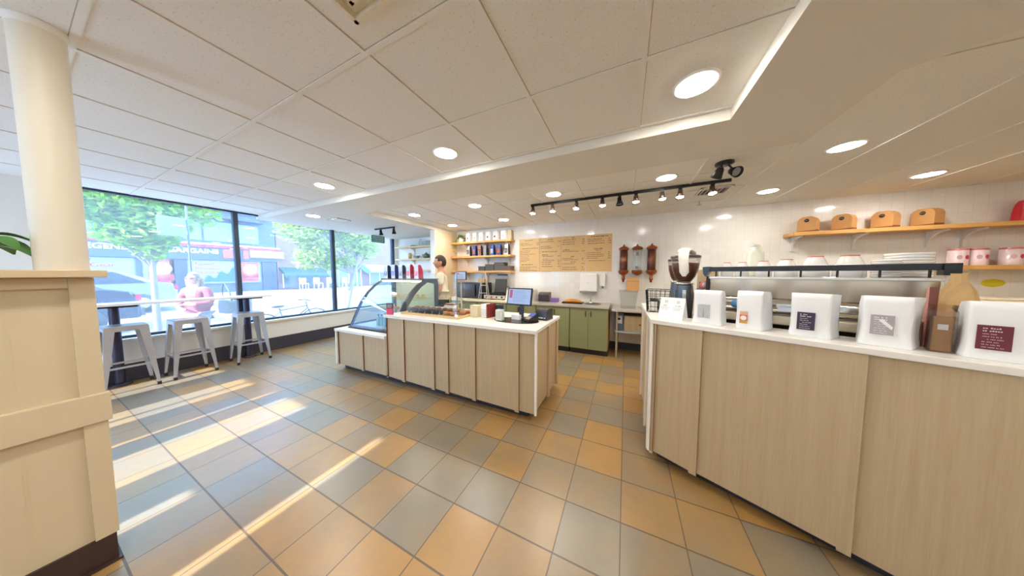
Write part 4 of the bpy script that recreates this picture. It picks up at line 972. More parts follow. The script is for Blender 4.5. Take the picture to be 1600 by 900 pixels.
# working counter behind it
wk = thing('work_counter', 'low steel work counter behind the bar carrying espresso machine', 'counter', (0, 0, 0))
poly = [bar(.27, .272)[:2], bar(2.4, .272)[:2], bar(2.4, 1.05)[:2], bar(.02, 1.36)[:2], (RX + .005, 3.29), (RX + .005, iy + .06)]
MB().prism(poly, .86, .90).build('top', steel, wk); MB().prism([tuple(Vector((p[0], p[1])) * .985 + Vector((.018, .035))) for p in poly], 0, .859).build('body', dark_grey, wk)

# white coffee bags along the bar top
def label_on(parent, x0, x1, z0, z1, y, mats, seed, kind):
    m = MB().box(x0, x1, y, y + .003, z0, z1, 0); rr = random.Random(seed); w_, h_ = x1 - x0, z1 - z0; yy = y - .0006
    if kind == 'arch':
        for a in range(5): m.quad((x0 + w_ * (.14 + .06 * a), yy, z0 + .06 * h_), (x1 - w_ * (.14 + .06 * a), yy, z0 + .06 * h_), (x1 - w_ * (.3 + .04 * a), yy, z0 + h_ * (.3 + .12 * a)), (x0 + w_ * (.3 + .04 * a), yy, z0 + h_ * (.3 + .12 * a)), 1 + a % 2); yy -= .0003
    elif kind == 'badge':
        m.quad((x0, yy, z0), (x1, yy, z0), (x1, yy, z0 + h_ * .22), (x0, yy, z0 + h_ * .22), 3)
        m.quad((x0, yy, z0 + h_ * .22), (x1, yy, z0 + h_ * .22), (x1, yy, z0 + h_ * .72), (x0, yy, z0 + h_ * .72), 1)
        c = ((x0 + x1) / 2, z0 + h_ * .45); m.add([(c[0] + .4 * w_ * math.cos(q), yy - .0004, c[1] + .4 * w_ * math.sin(q)) for q in [2 * math.pi * k / 20 for k in range(20)]], [tuple(range(20))], 2)
    else:
        for k in range(8):
            f = k / 8; hh = h_ * (.032 if k not in (6, 7) else .06)
            words(m, x0 + w_ * (.16 if k != 3 else .3), x1 - w_ * (.2 + .08 * (k % 3)), z0 + h_ * (.08 + .11 * k), hh, yy, rr, 1)
        if kind == 'swoosh':
            m.add([(x0 + w_ * .35, yy - .0003, z0 + h_ * .72), (x0 + w_ * .9, yy - .0003, z0 + h_ * .28), (x0 + w_ * .95, yy - .0003, z0 + h_ * .42), (x0 + w_ * .5, yy - .0003, z0 + h_ * .82)], [(0, 1, 2, 3)], 1)
    return m.build('label', mats, parent)
side_grey = M('white_bag_side', (236, 238, 242), .45, 0, .03, 9, .3)
purple = M('dark_purple_label', (58, 46, 74), .5, 0, .1); maroon = M('maroon_label', (110, 42, 58), .5, 0, .1); greyl = M('warm_grey_label', (176, 168, 172), .5, 0, .08)
specs = [(.235, .405, .240, -6, .11, 0.0, 'leftmost white coffee bag on the bar, grey arch-pattern label'),
         (.470, .600, .245, -8, .15, .02, 'second white coffee bag from left on the bar, small orange badge label'),
         (.697, .845, .245, -2, .13, .035, 'middle white coffee bag on the bar, dark purple label'),
         (.932, 1.075, .245, -3, .13, .035, 'fourth white coffee bag from left on the bar, grey label'),
         (1.186, 1.318, .240, -2, .13, 0.0, 'rightmost white coffee bag on the bar, maroon label')]
for i, (a, b, h, rz, dep, fl, lab) in enumerate(specs):
    t = thing('coffee_bag', lab, 'coffee bag', bar((a + b) / 2, .07 + dep / 2, 1.1455), BR + R(rz), 'white bags on the bar counter')
    w_ = b - a
    gusset_bag(t, w_, dep, h, bag_white, side_grey, 'bag', topd=.22, flare=fl)
    yl = -dep / 2 - .0115
    if i == 0: label_on(t, -.045, .025, .045, .140, yl, [M('pale_grey_print', (196, 198, 202), .6), M('mid_grey_print', (168, 170, 176), .6), M('light_grey_print', (216, 218, 222), .6)], 1, 'arch')
    if i == 1: label_on(t, -.035, .002, .04, .115, yl, [M('tan_print', (222, 182, 150), .6), M('orange_print', (226, 104, 62), .6), paper_white, M('mustard_print', (196, 160, 60), .6)], 2, 'badge')
    if i == 2: label_on(t, -.042, .022, .042, .140, yl, [purple, white_ink], 3, 'text')
    if i == 3: label_on(t, -.040, .024, .060, .155, yl, [greyl, paper_white], 4, 'swoosh')
    if i == 4: label_on(t, -.042, .026, .045, .145, yl, [maroon, M('pinkish_white_ink', (226, 200, 206), .6)], 5, 'text')

sg = thing('price_card', 'white folded card sign on the left end of bar counter, before wire basket', 'card sign', bar(.085, .10, 1.1455), BR + R(-4))
m = MB(); m.mx = Euler((R(-20), 0, 0)).to_matrix().to_4x4(); m.box(-.085, .085, -.001, .001, 0, .175); m.build('front_leaf', paper_white, sg)
m2 = MB(); m2.mx = Matrix.Translation((0, .115, .0)) @ Euler((R(19), 0, 0)).to_matrix().to_4x4(); m2.box(-.085, .085, -.001, .001, 0, .174); m2.build('back_leaf', paper_white, sg)
pr = MB(); pr.mx = m.mx; rr = random.Random(31)
for xc in (-.042, .042):
    for q in range(6): words(pr, xc - .010, xc + .012, .128 + .004 * q, .003, -.0017, rr, 0)
    words(pr, xc - .016, xc + .02, .104, .008, -.0017, rr, 0); words(pr, xc - .03, xc + .034, .090, .004, -.0017, rr, 0); words(pr, xc - .026, xc + .022, .080, .004, -.0017, rr, 0); words(pr, xc - .02, xc + .022, .072, .004, -.0017, rr, 0)
words(pr, -.012, .012, .018, .004, -.0017, rr, 0)
pr.build('print', M('grey_green_print', (134, 146, 140), .7), sg)

wbk = thing('wire_basket', 'black wire basket of small packets on left end of bar counter', 'basket', (.285, 2.66, 1.1455), R(-8))
m = MB(); bw, bd_, bh = .095, .13, .20
for z in (.003, .05, .10, .15, .20):
    e = .86 + .14 * z / .2; m.tube([(-bw * e, -bd_ * e, z), (bw * e, -bd_ * e, z), (bw * e, bd_ * e, z), (-bw * e, bd_ * e, z)], .0026 if z < .2 else .004, 6, closed=True)
for k in range(6):
    x = -bw + 2 * bw * k / 5
    for s_ in (-1, 1): m.cyl((x * .86, s_ * bd_ * .86, .003), (x, s_ * bd_, .2), .002, seg=5)
    m.cyl((x * .86, -bd_ * .86, .003), (x * .86, bd_ * .86, .003), .002, seg=5)
for k in range(8):
    y = -bd_ + 2 * bd_ * k / 7
    for s_ in (-1, 1): m.cyl((s_ * bw * .86, y * .86, .003), (s_ * bw, y, .2), .002, seg=5)
m.build('wire_frame', black_metal, wbk)
for i, (x, y, z, c, nm) in enumerate(((-.04, -.05, .007, (232, 226, 214), 'cream'), (.035, -.06, .007, (206, 198, 186), 'beige'), (-.03, .05, .007, (60, 58, 60), 'black'), (.04, .05, .007, (222, 216, 210), 'ivory'))):
    o = MB().box(-.03, .03, -.038, .038, 0, .085 + .012 * i).build('snack_box', M('basket_' + nm, c, .6, 0, .15), None, bevel=.004, loc=(.285 + x, 2.66 + y, 1.1455 + z), rotz=R(-8 + 4 * i))
    tag(o, '%s snack box inside the black wire basket' % nm, 'box', 'snack boxes in the wire basket')

# coffee grinders
hop_glass = glass('smoke_hopper', (.88, .87, .85), .12)
def grinder(x, y, rz, label, s=1.0):
    t = thing('coffee_grinder', label, 'coffee grinder', (x, y, .9005), rz, 'coffee grinders'); t.scale = (s, s, 1)
    MB().box(-.085, .085, -.12, .12, 0, .06).build('base', black_plastic, t, bevel=.01)
    MB().loft([[(a * math.cos(q), b * math.sin(q), z) for q in [2 * math.pi * k / 24 for k in range(24)]] for a, b, z in ((.065, .075, .0605), (.062, .07, .2), (.072, .08, .4), (.062, .07, .5))]).build('body', M('grinder_grey', (104, 112, 120), .25, .7, .06), t)
    MB().box(-.012, .012, -.085, -.06, .12, .46).build('trim_strip', chrome, t)
    MB().lathe([(.05, .501), (.07, .507), (.07, .52), (.045, .525)], seg=24).build('collar', chrome, t)
    MB().lathe([(.045, .526), (.075, .57), (.098, .64), (.108, .735)], seg=32).build('hopper', hop_glass, t)
    MB().lathe([(.0, .528), (.042, .528), (.071, .572), (.093, .64), (.099, .69), (.0, .70)], seg=32).build('beans', beans, t)
    MB().lathe([(.110, .7355), (.112, .752), (.10, .758), (.0, .76)], seg=32).build('lid', M('smoked_lid', (70, 66, 64), .2, 0, .05), t)
    MB().cyl((0, -.08, .36), (0, -.14, .33), .018).build('chute', black_plastic, t)
    return t
grinder(.475, 2.585, R(-10), 'large coffee grinder with bean-filled hopper and white cloth on top, left of espresso machine')
grinder(.505, 3.17, R(-5), 'second coffee grinder standing behind the large one', .75)
ct = thing('cleaning_cloth', 'white cloth draped over the large grinder hopper', 'cloth', (.475, 2.585, 1.6615))
m = MB(); rnd = random.Random(4); L = []
path = [(.07, .05, .012), (.03, .01, .03), (-.01, -.04, .045), (-.03, -.085, .04), (-.035, -.122, .0), (-.033, -.126, -.05), (-.03, -.122, -.10), (-.028, -.115, -.15), (-.027, -.108, -.185)]
for i, (x, y, z) in enumerate(path):
    w_ = [.02, .04, .045, .042, .036, .034, .034, .032, .012][i]; th_ = [.008, .014, .018, .016, .012, .012, .012, .012, .006][i]
    L.append([(x + w_ * math.cos(q) * (1 + .15 * math.sin(3 * q + i)), y + (th_ * math.sin(q) if i > 3 else .4 * th_ * math.sin(q)), z + (th_ * math.sin(q) if i <= 3 else 0) * 1.0) for q in [2 * math.pi * k / 14 for k in range(14)]])
m.loft(L).build('drape', M('white_cloth', (240, 236, 226), .9, 0, .05, 40, .4), ct)

# espresso machine
em_ = thing('espresso_machine', 'long stainless espresso machine with black cup rail behind the white bags', 'espresso machine', bar(0, 0, 0), BR)
T0, T1 = .275, 1.185
mach = M('machine_steel', (208, 202, 190), .22, .85, .04, 4)
MB().box(T0 + .03, T1 - .03, .46, .92, .975, 1.15).build('base', black_plastic, em_, bevel=.01)
MB().box(T0, T1, .36, .46, 1.155, 1.215).build('rear_ledge', M('machine_ledge', (216, 204, 180), .3, .5, .03), em_, bevel=.006)
MB().box(T0 + .01, T1 - .01, .46, .95, 1.151, 1.33).build('body', mach, em_, bevel=.01)
m = MB(); m.extr([(.455 + .065 * math.cos(q), 1.285 + .065 * math.sin(q)) for q in [math.pi / 2 + math.pi * k / 12 for k in range(13)]], 'X', T0 + .005, T1 - .005, smooth=True); m.build('rear_roll', chrome, em_)
MB().extr([(.40, 1.332), (.47, 1.332), (.47, 1.46), (.385, 1.46)], 'X', T0, T1).build('rear_panel', mach, em_)
MB().box(T0 - .01, T1 + .01, .375, .95, 1.4605, 1.478).build('cup_tray', M('tray_steel', (228, 224, 216), .25, .6, .03), em_, bevel=.004)
MB().box(T0 - .02, T1, .372, .384, 1.517, 1.552).build('cup_rail', M('rail_charcoal', (44, 44, 50), .35, .2), em_, bevel=.003)
for k in range(7): MB().cyl((T0 + .03 + (T1 - T0 - .06) * k / 6, .39, 1.478), (T0 + .03 + (T1 - T0 - .06) * k / 6, .39, 1.53), .005, seg=8).build('rail_post', M('rail_charcoal', (44, 44, 50), .35, .2), em_)
MB().box(T1 - .0, T1 + .045, .36, .46, 1.492, 1.552).build('end_block', black_plastic, em_, bevel=.003)
MB().extr([(T0 - .05, 1.552), (T0 - .004, 1.556), (T0 - .01, 1.51), (T0 - .03, 1.475), (T0 - .045, 1.50)], 'Y', .36, .44).build('end_block', M('teal_black_plastic', (40, 66, 72), .35), em_, bevel=.003)
MB().cyl((T0 - .018, .40, 1.18), (T0 - .018, .40, 1.478), .012).build('steam_wand', black_plastic, em_)
for sx in (T0 + .08, T1 - .08):
    for y in (.5, .86): MB().cyl((sx, y, .9005), (sx, y, .975), .022).build('foot', chrome, em_)
m = MB()
for xa, xb in ((.70, .86),):
    m.box(xa - .06, xb - .15, .385, .389, 1.245, 1.275)
m.build('name_plate', M('blue_plate', (214, 222, 240), .3, .2), em_)
MB().lathe([(0, .384), (.03, .384), (.03, .389)], (.43, 0, 1.275), 20, 0, 'Y').build('badge', M('blue_badge', (70, 132, 190), .3), em_)

# cups on the machine: mouth down, thin red foot ring
cup_mat = M('glazed_white_cup', (246, 243, 238), .12, 0, .02)
cup0 = None
for i, (a, b, zt) in enumerate(((.315, .390, 1.588), (.402, .480, 1.588), (.508, .598, 1.593), (.607, .718, 1.600), (.726, .850, 1.615), (.856, .985, 1.613))):
    r = (b - a) / 2; lb = ['smallest upturned white cup at left end of espresso machine', 'second upturned white cup from left on espresso machine', 'third upturned white cup from left on espresso machine', 'fourth upturned white cup from left on espresso machine', 'fifth upturned white cup from left, tall, on espresso machine', 'widest upturned white cup beside the saucer stack on espresso machine'][i]
    t = thing('coffee_cup', lb, 'cup', bar((a + b) / 2, .50, 1.4785), BR - R(110), 'upturned cups on the espresso machine'); h_ = zt - 1.4785
    MB().lathe([(r * .95, 0), (r, .004), (r * .97, h_ * .3), (r * .84, h_ * .62), (r * .60, h_ * .9), (r * .55, h_ * .93), (r * .55, h_ * .96), (.0, h_ * .96)], seg=32).build('bowl', cup_mat, t)
    MB().lathe([(r * .57, h_ * .955), (r * .57, h_), (r * .50, h_), (r * .50, h_ * .965)], seg=32).build('foot_ring', M('red_foot_ring', (214, 112, 84), .4), t)
    MB().tube([(-r * .85, 0, h_ * .25), (-r * 1.25, 0, h_ * .3), (-r * 1.25, 0, h_ * .62), (-r * .8, 0, h_ * .66)], .006, 8).build('handle', cup_mat, t)
def saucers(t0, s0, r, n, dz, label):
    for k in range(n):
        o = MB().lathe([(0, 0), (r * .9, 0), (r, dz * .3), (r, dz * .93), (r * .95, dz * .93), (r * .6, dz * .4), (0, dz * .4)], seg=32).build('saucer', cup_mat, None, loc=bar(t0, s0, 1.4785 + dz * k)); tag(o, label, 'saucer', label)
saucers(1.04, .46, .05, 8, .0125, 'white saucer in the low stack on espresso machine')
saucers(1.125, .60, .08, 9, .0155, 'white plate in the tall stack at right end of espresso machine')
jug = thing('milk_jug', 'translucent white plastic bottle standing behind the cups', 'bottle', bar(.485, .80, 1.4785))
MB().lathe([(0, 0), (.05, 0), (.052, .01), (.052, .19), (.04, .215), (.028, .225), (.028, .245), (0, .246)], seg=20).build('bottle', M('milky_plastic', (236, 238, 220), .3, 0, .03), jug); MB().lathe([(.031, .2465), (.031, .262), (0, .263)], seg=18).build('cap', M('pale_cap', (230, 224, 206), .4), jug)
kp = thing('coffee_bag', 'kraft bag with purple label standing between grinder and espresso machine', 'coffee bag', (.72, 2.93, .9005), R(-20))
gusset_bag(kp, .16, .10, .64, M('kraft_pouch', (206, 180, 142), .6, 0, .1, 20, .3), M('kraft_pouch_side', (150, 116, 80), .6), 'pouch')
MB().box(-.05, .05, -.068, -.062, .46, .52).build('label', M('violet_label', (96, 84, 170), .5), kp)
MB().box(-.08, .08, -.069, -.064, .20, .36).build('label', M('dark_brown_label', (66, 48, 40), .6), kp)
# stack of patterned cups with a dome lid beside the grinder
pc = MB().lathe([(.0, 0), (.026, 0), (.034, .085), (.036, .09), (.033, .09), (.0, .08)], seg=20).build('paper_cup', M('patterned_paper_cup', (196, 158, 116), .5, 0, .5, 60), None, loc=(.548, 2.425, .9005)); tag(pc, 'patterned paper cup in the stack right of the large grinder', 'cup', 'stacked patterned cups')
for k in range(1, 14):
    c = pc.copy(); COL.objects.link(c); c.location = (.548, 2.425, .9005 + .026 * k)
dl = MB().lathe([(.038, 0), (.038, .008), (.034, .012), (.03, .035), (.015, .05), (.0, .052)], seg=20).build('dome_lid', glass('lid_clear', (.9, .9, .88), .15, .2), None, loc=(.548, 2.425, .9005 + .026 * 13 + .0925)); tag(dl, 'clear dome lid on top of the patterned cup stack', 'lid')
lp = thing('lollipop_sign', 'small round orange and white sign on a stick beside the cup stack', 'sign', (.605, 2.515, .9005)); MB().box(-.03, .03, -.03, .03, 0, .02).build('foot', black_plastic, lp); MB().cyl((0, 0, .02), (0, 0, .48), .004).build('stick', white_plastic, lp)
MB().lathe([(0, -.004), (.036, -.004), (.036, .004), (0, .004)], (0, 0, .505), 24, 0, 'Y').build('disc', M('orange_disc', (222, 120, 84), .5), lp); MB().lathe([(0, -.0055), (.022, -.0055), (.022, -.0042)], (0, 0, .505), 20, 0, 'Y').build('disc_centre', M('lilac_disc', (206, 196, 216), .5), lp)

# right end of the bar top: kraft pouches and jar
jr = thing('glass_jar', 'clear square jar holding a kraft pouch between the two rightmost white bags', 'jar', bar(1.150, .15, 1.1455), BR)
m = MB(); m.loft([[(sx * a, sy * a, z) for sx, sy in ((-1, -1), (1, -1), (1, 1), (-1, 1))] for a, z in ((.030, 0), (.031, .02), (.031, .185), (.026, .20), (.030, .215))], smooth=False, cap=False); m.build('jar', glass('jar_glass', (.9, .88, .86), .12), jr)
k1 = thing('snack_pouch', 'brown kraft pouch inside the square jar', 'pouch', bar(1.150, .15, 1.1475), BR); gusset_bag(k1, .05, .035, .16, M('kraft_brown', (178, 132, 84), .6, 0, .15, 20, .3), M('kraft_brown_side', (140, 96, 58), .6), 'pouch'); MB().box(-.012, .012, -.0265, -.022, .10, .125).build('label', paper_white, k1)
k2 = thing('snack_pouch', 'tall crumpled kraft bag behind the square jar', 'pouch', bar(1.215, .316, .9005), BR + R(4)); 
rnd = random.Random(21); L = []
for w_, d_, z in ((.046, .036, 0), (.050, .040, .02), (.050, .040, .30), (.054, .040, .40), (.052, .038, .47), (.042, .030, .52), (.026, .018, .56), (.020, .010, .585), (.024, .006, .60)):
    L.append([(w_ * math.cos(q) * rnd.uniform(.88, 1.06) * (abs(math.cos(q)) ** -.35 if abs(math.cos(q)) > .3 else 1.2), d_ * math.sin(q) * rnd.uniform(.8, 1.05), z) for q in [2 * math.pi * k / 12 for k in range(12)]])
MB().loft(L, smooth=False).build('pouch', M('kraft_tan', (196, 160, 108), .65, 0, .2, 12, .4), k2); MB().box(-.015, .02, -.043, -.04, .42, .45).build('label', M('kraft_tan_side', (120, 84, 50), .65), k2)
k3 = thing('snack_pouch', 'slim red and brown bar packet leaning behind the square jar', 'pouch', bar(1.135, .225, 1.1455), BR + R(10)); gusset_bag(k3, .025, .03, .29, M('red_brown_foil', (120, 66, 56), .35, .2, .2), M('pink_foil', (216, 150, 140), .35, .2), 'pouch')
k4 = thing('snack_pouch', 'small dark brown packet left of the square jar', 'pouch', bar(1.097, .237, 1.1455), BR); gusset_bag(k4, .04, .03, .13, M('dark_brown_packet', (96, 56, 48), .5, 0, .2), M('dark_brown_packet', (96, 56, 48), .5), 'pouch')
cw = thing('folded_bag_stack', 'stack of folded cream bags on back bench below the yellow sticker', 'bag stack', (3.95, 4.9, .9005)); MB().box(-.3, .3, -.2, .2, 0, .30).box(-.27, .27, -.19, .19, .301, .325).build('bags', M('cream_canvas', (232, 222, 196), .8, 0, .08, 20, .4), cw, bevel=.02)
rb = thing('back_bench', 'long steel bench along the tiled wall behind the espresso machine', 'bench', (0, 0, 0)); MB().box(1.2, 5.1, 4.6, 5.19, .86, .90).build('top', steel, rb); MB().box(1.22, 5.08, 4.64, 5.18, 0, .859).build('cabinet', white_paint, rb)

# ------------------------------------------------------------------ window bar table and stools
bt = thing('bar_table', 'narrow white-topped bar table along the street window on two dark pedestals', 'table', (-6.09, 1.2, 0))
MB().box(-.145, .17, -1.15, .93, 1.08, 1.112).build('top', M('table_white', (236, 236, 238), .35, 0, .02), bt, bevel=.004)
for y in (-.58, .66):
    lg = MB().cyl((-.05, y, .02), (-.05, y, 1.06), .042, seg=20).build('pedestal', M('pedestal_dark', (58, 56, 74), .35, .4), bt)
    MB().lathe([(0, 0), (.095, 0), (.095, .012), (.06, .03), (0, .03)], (-.05, y, 0), 28).build('base', M('pedestal_base', (62, 60, 68), .4, .4), lg)
    MB().box(-.12, .12, y - .16, y + .16, 1.055, 1.0795).build('plate', black_metal, lg)
def make_stool():
    t = thing('bar_stool', '', 'stool', (0, 0, 0), 0, 'metal stools at the window bar')
    H_ = .835; a, b = .155, .205
    m = MB(); m.box(-a, a, -a, a, H_ - .012, H_); o = m.build('seat', galv, t, bevel=.02, bseg=3)
    m = MB()
    for s_ in (-1, 1):
        m.box(-a + .03, a - .03, s_ * (a - .002) - .004, s_ * (a - .002) + .004, H_ - .065, H_ - .0125); m.box(s_ * (a - .002) - .004, s_ * (a - .002) + .004, -a + .03, a - .03, H_ - .065, H_ - .0125)
    m.build('seat_skirt', galv, t)
    for sx in (-1, 1):
        for sy in (-1, 1):
            L = []
            for z, o_, w_ in ((H_ - .0125, a, .075), (H_ - .35, a + (b - a) * .42, .056), (.04, b, .026)):
                c = Vector((sx * o_, sy * o_, z)); th_ = .006
                L.append([(c.x, c.y, z), (c.x - sx * w_, c.y, z), (c.x - sx * w_, c.y - sy * th_, z), (c.x - sx * th_, c.y - sy * th_, z), (c.x - sx * th_, c.y - sy * w_, z), (c.x, c.y - sy * w_, z)])
            if sx * sy < 0: L = [l[::-1] for l in L]
            lg = MB().loft(L, smooth=False).build('leg', galv, t)
            MB().box(sx * b - sx * .013 - .016, sx * b - sx * .013 + .016, sy * b - sy * .013 - .016, sy * b - sy * .013 + .016, 0, .042).build('foot_cap', black_plastic, lg)
    zf = .30; e = a + (b - a) * .64 - .01
    for s_ in (-1, 1):
        MB().box(-e, e, s_ * e - .004, s_ * e + .004, zf, zf + .024).build('foot_rail', galv, t); MB().box(s_ * e - .004, s_ * e + .004, -e, e, zf + .0, zf + .024).build('foot_rail', galv, t)
    return t
st0 = make_stool(); st0.location = (-5.90, .66, 0); st0['label'] = 'metal bar stool nearest the cream half wall'
dup(st0, (-5.90, 1.165, 0), R(2), 'middle metal bar stool under the window bar')
dup(st0, (-5.90, 1.80, 0), R(-3), 'metal bar stool furthest from the half wall, by the second pedestal')

# teal sign hanging in the corner window
hs = thing('hanging_sign', 'teal framed sign hanging in the corner window near ceiling', 'sign', (-6.10, 4.43, 2.42))
MB().box(-.012, .012, -.19, .19, -.08, .10).build('panel', M('teal_panel', (96, 150, 146), .5, 0, .1), hs)
m = MB(); rr = random.Random(3); m.mx = Matrix.Rotation(R(90), 4, 'Z')
for k in range(3): words(m, -.15, .15, -.05 + .05 * k, .025, -.0125, rr, 0)
m.build('lettering', M('pale_teal_ink', (206, 226, 220), .5), hs)
MB().cyl((0, -.15, .10), (0, -.15, SZ - 2.42 - .001), .004).cyl((0, .15, .10), (0, .15, SZ - 2.42 - .001), .004).build('hanger', black_metal, hs)
# ------------------------------------------------------------------ people
def skin(name, joints, edges, mat, parent, sub=2):
    me = bpy.data.meshes.new(name); keys = list(joints); idx = {k: i for i, k in enumerate(keys)}
    me.from_pydata([joints[k][0] for k in keys], [(idx[a], idx[b]) for a, b in edges], [])
    o = bpy.data.objects.new(name, me); COL.objects.link(o); o.parent = parent
    md = o.modifiers.new('skin', 'SKIN'); md.use_smooth_shade = True; md.branch_smoothing = .6
    sv = me.skin_vertices[0].data if me.skin_vertices else None
    if sv is None:
        bm = bmesh.new(); bm.from_mesh(me); bm.verts.layers.skin.verify(); bm.to_mesh(me); bm.free(); sv = me.skin_vertices[0].data
    for k in keys:
        r = joints[k][1]; sv[idx[k]].radius = r if isinstance(r, tuple) else (r, r)
    sv[0].use_root = True
    ss = o.modifiers.new('sub', 'SUBSURF'); ss.levels = sub; ss.render_levels = sub
    me.materials.append(mat); return o
def person(name, label, loc, rotz, s, skin_m, hair_m, top_m, low_m, shoe_m, armL, armR, hair_long=False, apron=None, coat=False, glasses=False, head_tilt=0):
    t = thing(name, label, 'person', loc, rotz); t.scale = (s, s, s)
    J = {'pelvis': ((0, 0, .96), (.15, .115)), 'waist': ((0, .01, 1.10), (.128, .10)), 'chest': ((0, .015, 1.29), (.155, .112)), 'sho': ((0, .015, 1.41), (.12, .085)), 'neck': ((0, .01, 1.49), .056), 'jaw': ((0, .008, 1.575), .054)}
    E = [('pelvis', 'waist'), ('waist', 'chest'), ('chest', 'sho'), ('sho', 'neck'), ('neck', 'jaw')]
    for sd, sx, arm in (('L', 1, armL), ('R', -1, armR)):
        e, w, h = [Vector(v) for v in arm]
        J['s' + sd] = ((sx * .175, .015, 1.405), .062); J['e' + sd] = (tuple(e), .042); J['w' + sd] = (tuple(w), .029)
        d = (h - w).normalized(); side = d.cross(Vector((0, 0, 1)))
        side = side.normalized() if side.length > .1 else Vector((0, 1, 0))
        J['p' + sd] = (tuple(w + d * .05), (.040, .018)); E += [('sho', 's' + sd), ('s' + sd, 'e' + sd), ('e' + sd, 'w' + sd), ('w' + sd, 'p' + sd)]
        bend = Vector((0, -.5, -.35)).normalized()
        for f, (off, ln) in enumerate(((-.028, .07), (-.010, .085), (.010, .08), (.027, .062))):
            b = w + d * .075 + side * off; J['f%d%s' % (f, sd)] = (tuple(b), .0095); J['g%d%s' % (f, sd)] = (tuple(b + (d * .75 + bend * .35).normalized() * ln * .55), .0088); J['h%d%s' % (f, sd)] = (tuple(b + (d * .6 + bend * .6).normalized() * ln), .0075)
            E += [('p' + sd, 'f%d%s' % (f, sd)), ('f%d%s' % (f, sd), 'g%d%s' % (f, sd)), ('g%d%s' % (f, sd), 'h%d%s' % (f, sd))]
        tb = w + d * .03 - side * sx * .035; J['t' + sd] = (tuple(tb), .011); J['u' + sd] = (tuple(tb + d * .04 - side * sx * .012), .009); E += [('p' + sd, 't' + sd), ('t' + sd, 'u' + sd)]
        J['hip' + sd] = ((sx * .092, 0, .89), .092); J['k' + sd] = ((sx * .10, -.012, .50), .058); J['c' + sd] = ((sx * .10, .02, .36), .054); J['a' + sd] = ((sx * .10, .02, .085), .038); J['o' + sd] = ((sx * .115, -.13, .035), (.04, .028)); E += [('pelvis', 'hip' + sd), ('hip' + sd, 'k' + sd), ('k' + sd, 'c' + sd), ('c' + sd, 'a' + sd), ('a' + sd, 'o' + sd)]
    bo_ = skin('body', J, E, skin_m, t)
    dg = bpy.context.evaluated_depsgraph_get(); dg.update()
    me = bpy.data.meshes.new_from_object(bo_.evaluated_get(dg)); bm = bmesh.new(); bm.from_mesh(me); bmesh.ops.triangulate(bm, faces=bm.faces[:])
    hd = MB(); hd.ell((0, 0, 0), (1, 1, 1), 36, 26); hv = []
    for x, y, z in hd.v:
        w_ = .077 * (1 - .30 * max(0, -z - .15) ** 1.2) * (1 if z > 0 else 1 - .06 * -z); d_ = .097
        px, py, pz = x * w_, y * d_ + (.012 if y > 0 else 0), z * .118
        if y < 0:
            py *= 1 - .10 * max(0, z) ; fx = abs(x)
            if z < -.2: py = py * (1 - .10 * (-z - .2)) - .008 * math.exp(-(x / .3) ** 2) * (1 if z < -.6 else 0)
            nz_ = math.exp(-((z + .16) / .17) ** 2) * math.exp(-(x / .16) ** 2); py -= .026 * nz_ * (1 if z < .1 else .6)
            py += .009 * math.exp(-((z - .10) / .12) ** 2) * math.exp(-((fx - .40) / .18) ** 2)
            py -= .005 * math.exp(-((z - .28) / .10) ** 2) * math.exp(-(x / .5) ** 2)
            py -= .006 * math.exp(-((z + .52) / .09) ** 2) * math.exp(-(x / .28) ** 2)
        hv.append((px, py - .012, pz + 1.625))
    hb = bmesh.new(); vs_ = [bm.verts.new(v) for v in hv]
    for f in hd.f: bm.faces.new([vs_[q] for q in f])
    for sx in (-1, 1):
        er = MB(); er.ell((sx * .080, .008, 1.620), (.012, .020, .033), 12, 8); ve = [bm.verts.new(v) for v in er.v]
        for f in er.f: bm.faces.new([ve[q] for q in f])
    bmesh.ops.recalc_face_normals(bm, faces=bm.faces[:])
    me2 = bpy.data.meshes.new('body'); bm.to_mesh(me2); bm.free(); hb.free(); bpy.data.meshes.remove(me)
    bo_.modifiers.clear(); me2.materials.clear(); me2.materials.append(skin_m); bo_.data = me2
    rm = bo_.modifiers.new('fuse', 'REMESH'); rm.mode = 'VOXEL'; rm.voxel_size = .0055; rm.use_smooth_shade = True
    sm_ = bo_.modifiers.new('smooth', 'SMOOTH'); sm_.factor = .5; sm_.iterations = 2
    g = lambda k, f: (J[k][0], tuple(v + f for v in J[k][1]) if isinstance(J[k][1], tuple) else J[k][1] + f)
    K = {k: g(k, .024) for k in ('pelvis', 'waist', 'chest', 'sho', 'sL', 'sR')}; K['nk'] = ((0, .012, 1.455), .066); K['tail'] = ((0, .004, .87), (.172, .138))
    EE = [('tail', 'pelvis'), ('pelvis', 'waist'), ('waist', 'chest'), ('chest', 'sho'), ('sho', 'nk'), ('sho', 'sL'), ('sho', 'sR')]
    for sd in 'LR':
        a, b = Vector(J['s' + sd][0]), Vector(J['e' + sd][0])
        if coat:
            K['e' + sd] = g('e' + sd, .022); w = Vector(J['w' + sd][0]); K['w' + sd] = (tuple(w * .92 + b * .08), .046); EE += [('s' + sd, 'e' + sd), ('e' + sd, 'w' + sd)]
        else:
            K['m' + sd] = (tuple(a.lerp(b, .72)), .066); EE.append(('s' + sd, 'm' + sd))
    if coat: K['hem'] = ((0, 0, .74), (.19, .15)); EE.insert(0, ('tail', 'hem'))
    skin('coat' if coat else 'shirt', K, EE, top_m, t)
    T = {k: g(k, .016) for k in ('pelvis', 'hipL', 'hipR', 'kL', 'kR', 'cL', 'cR')}; TE = []
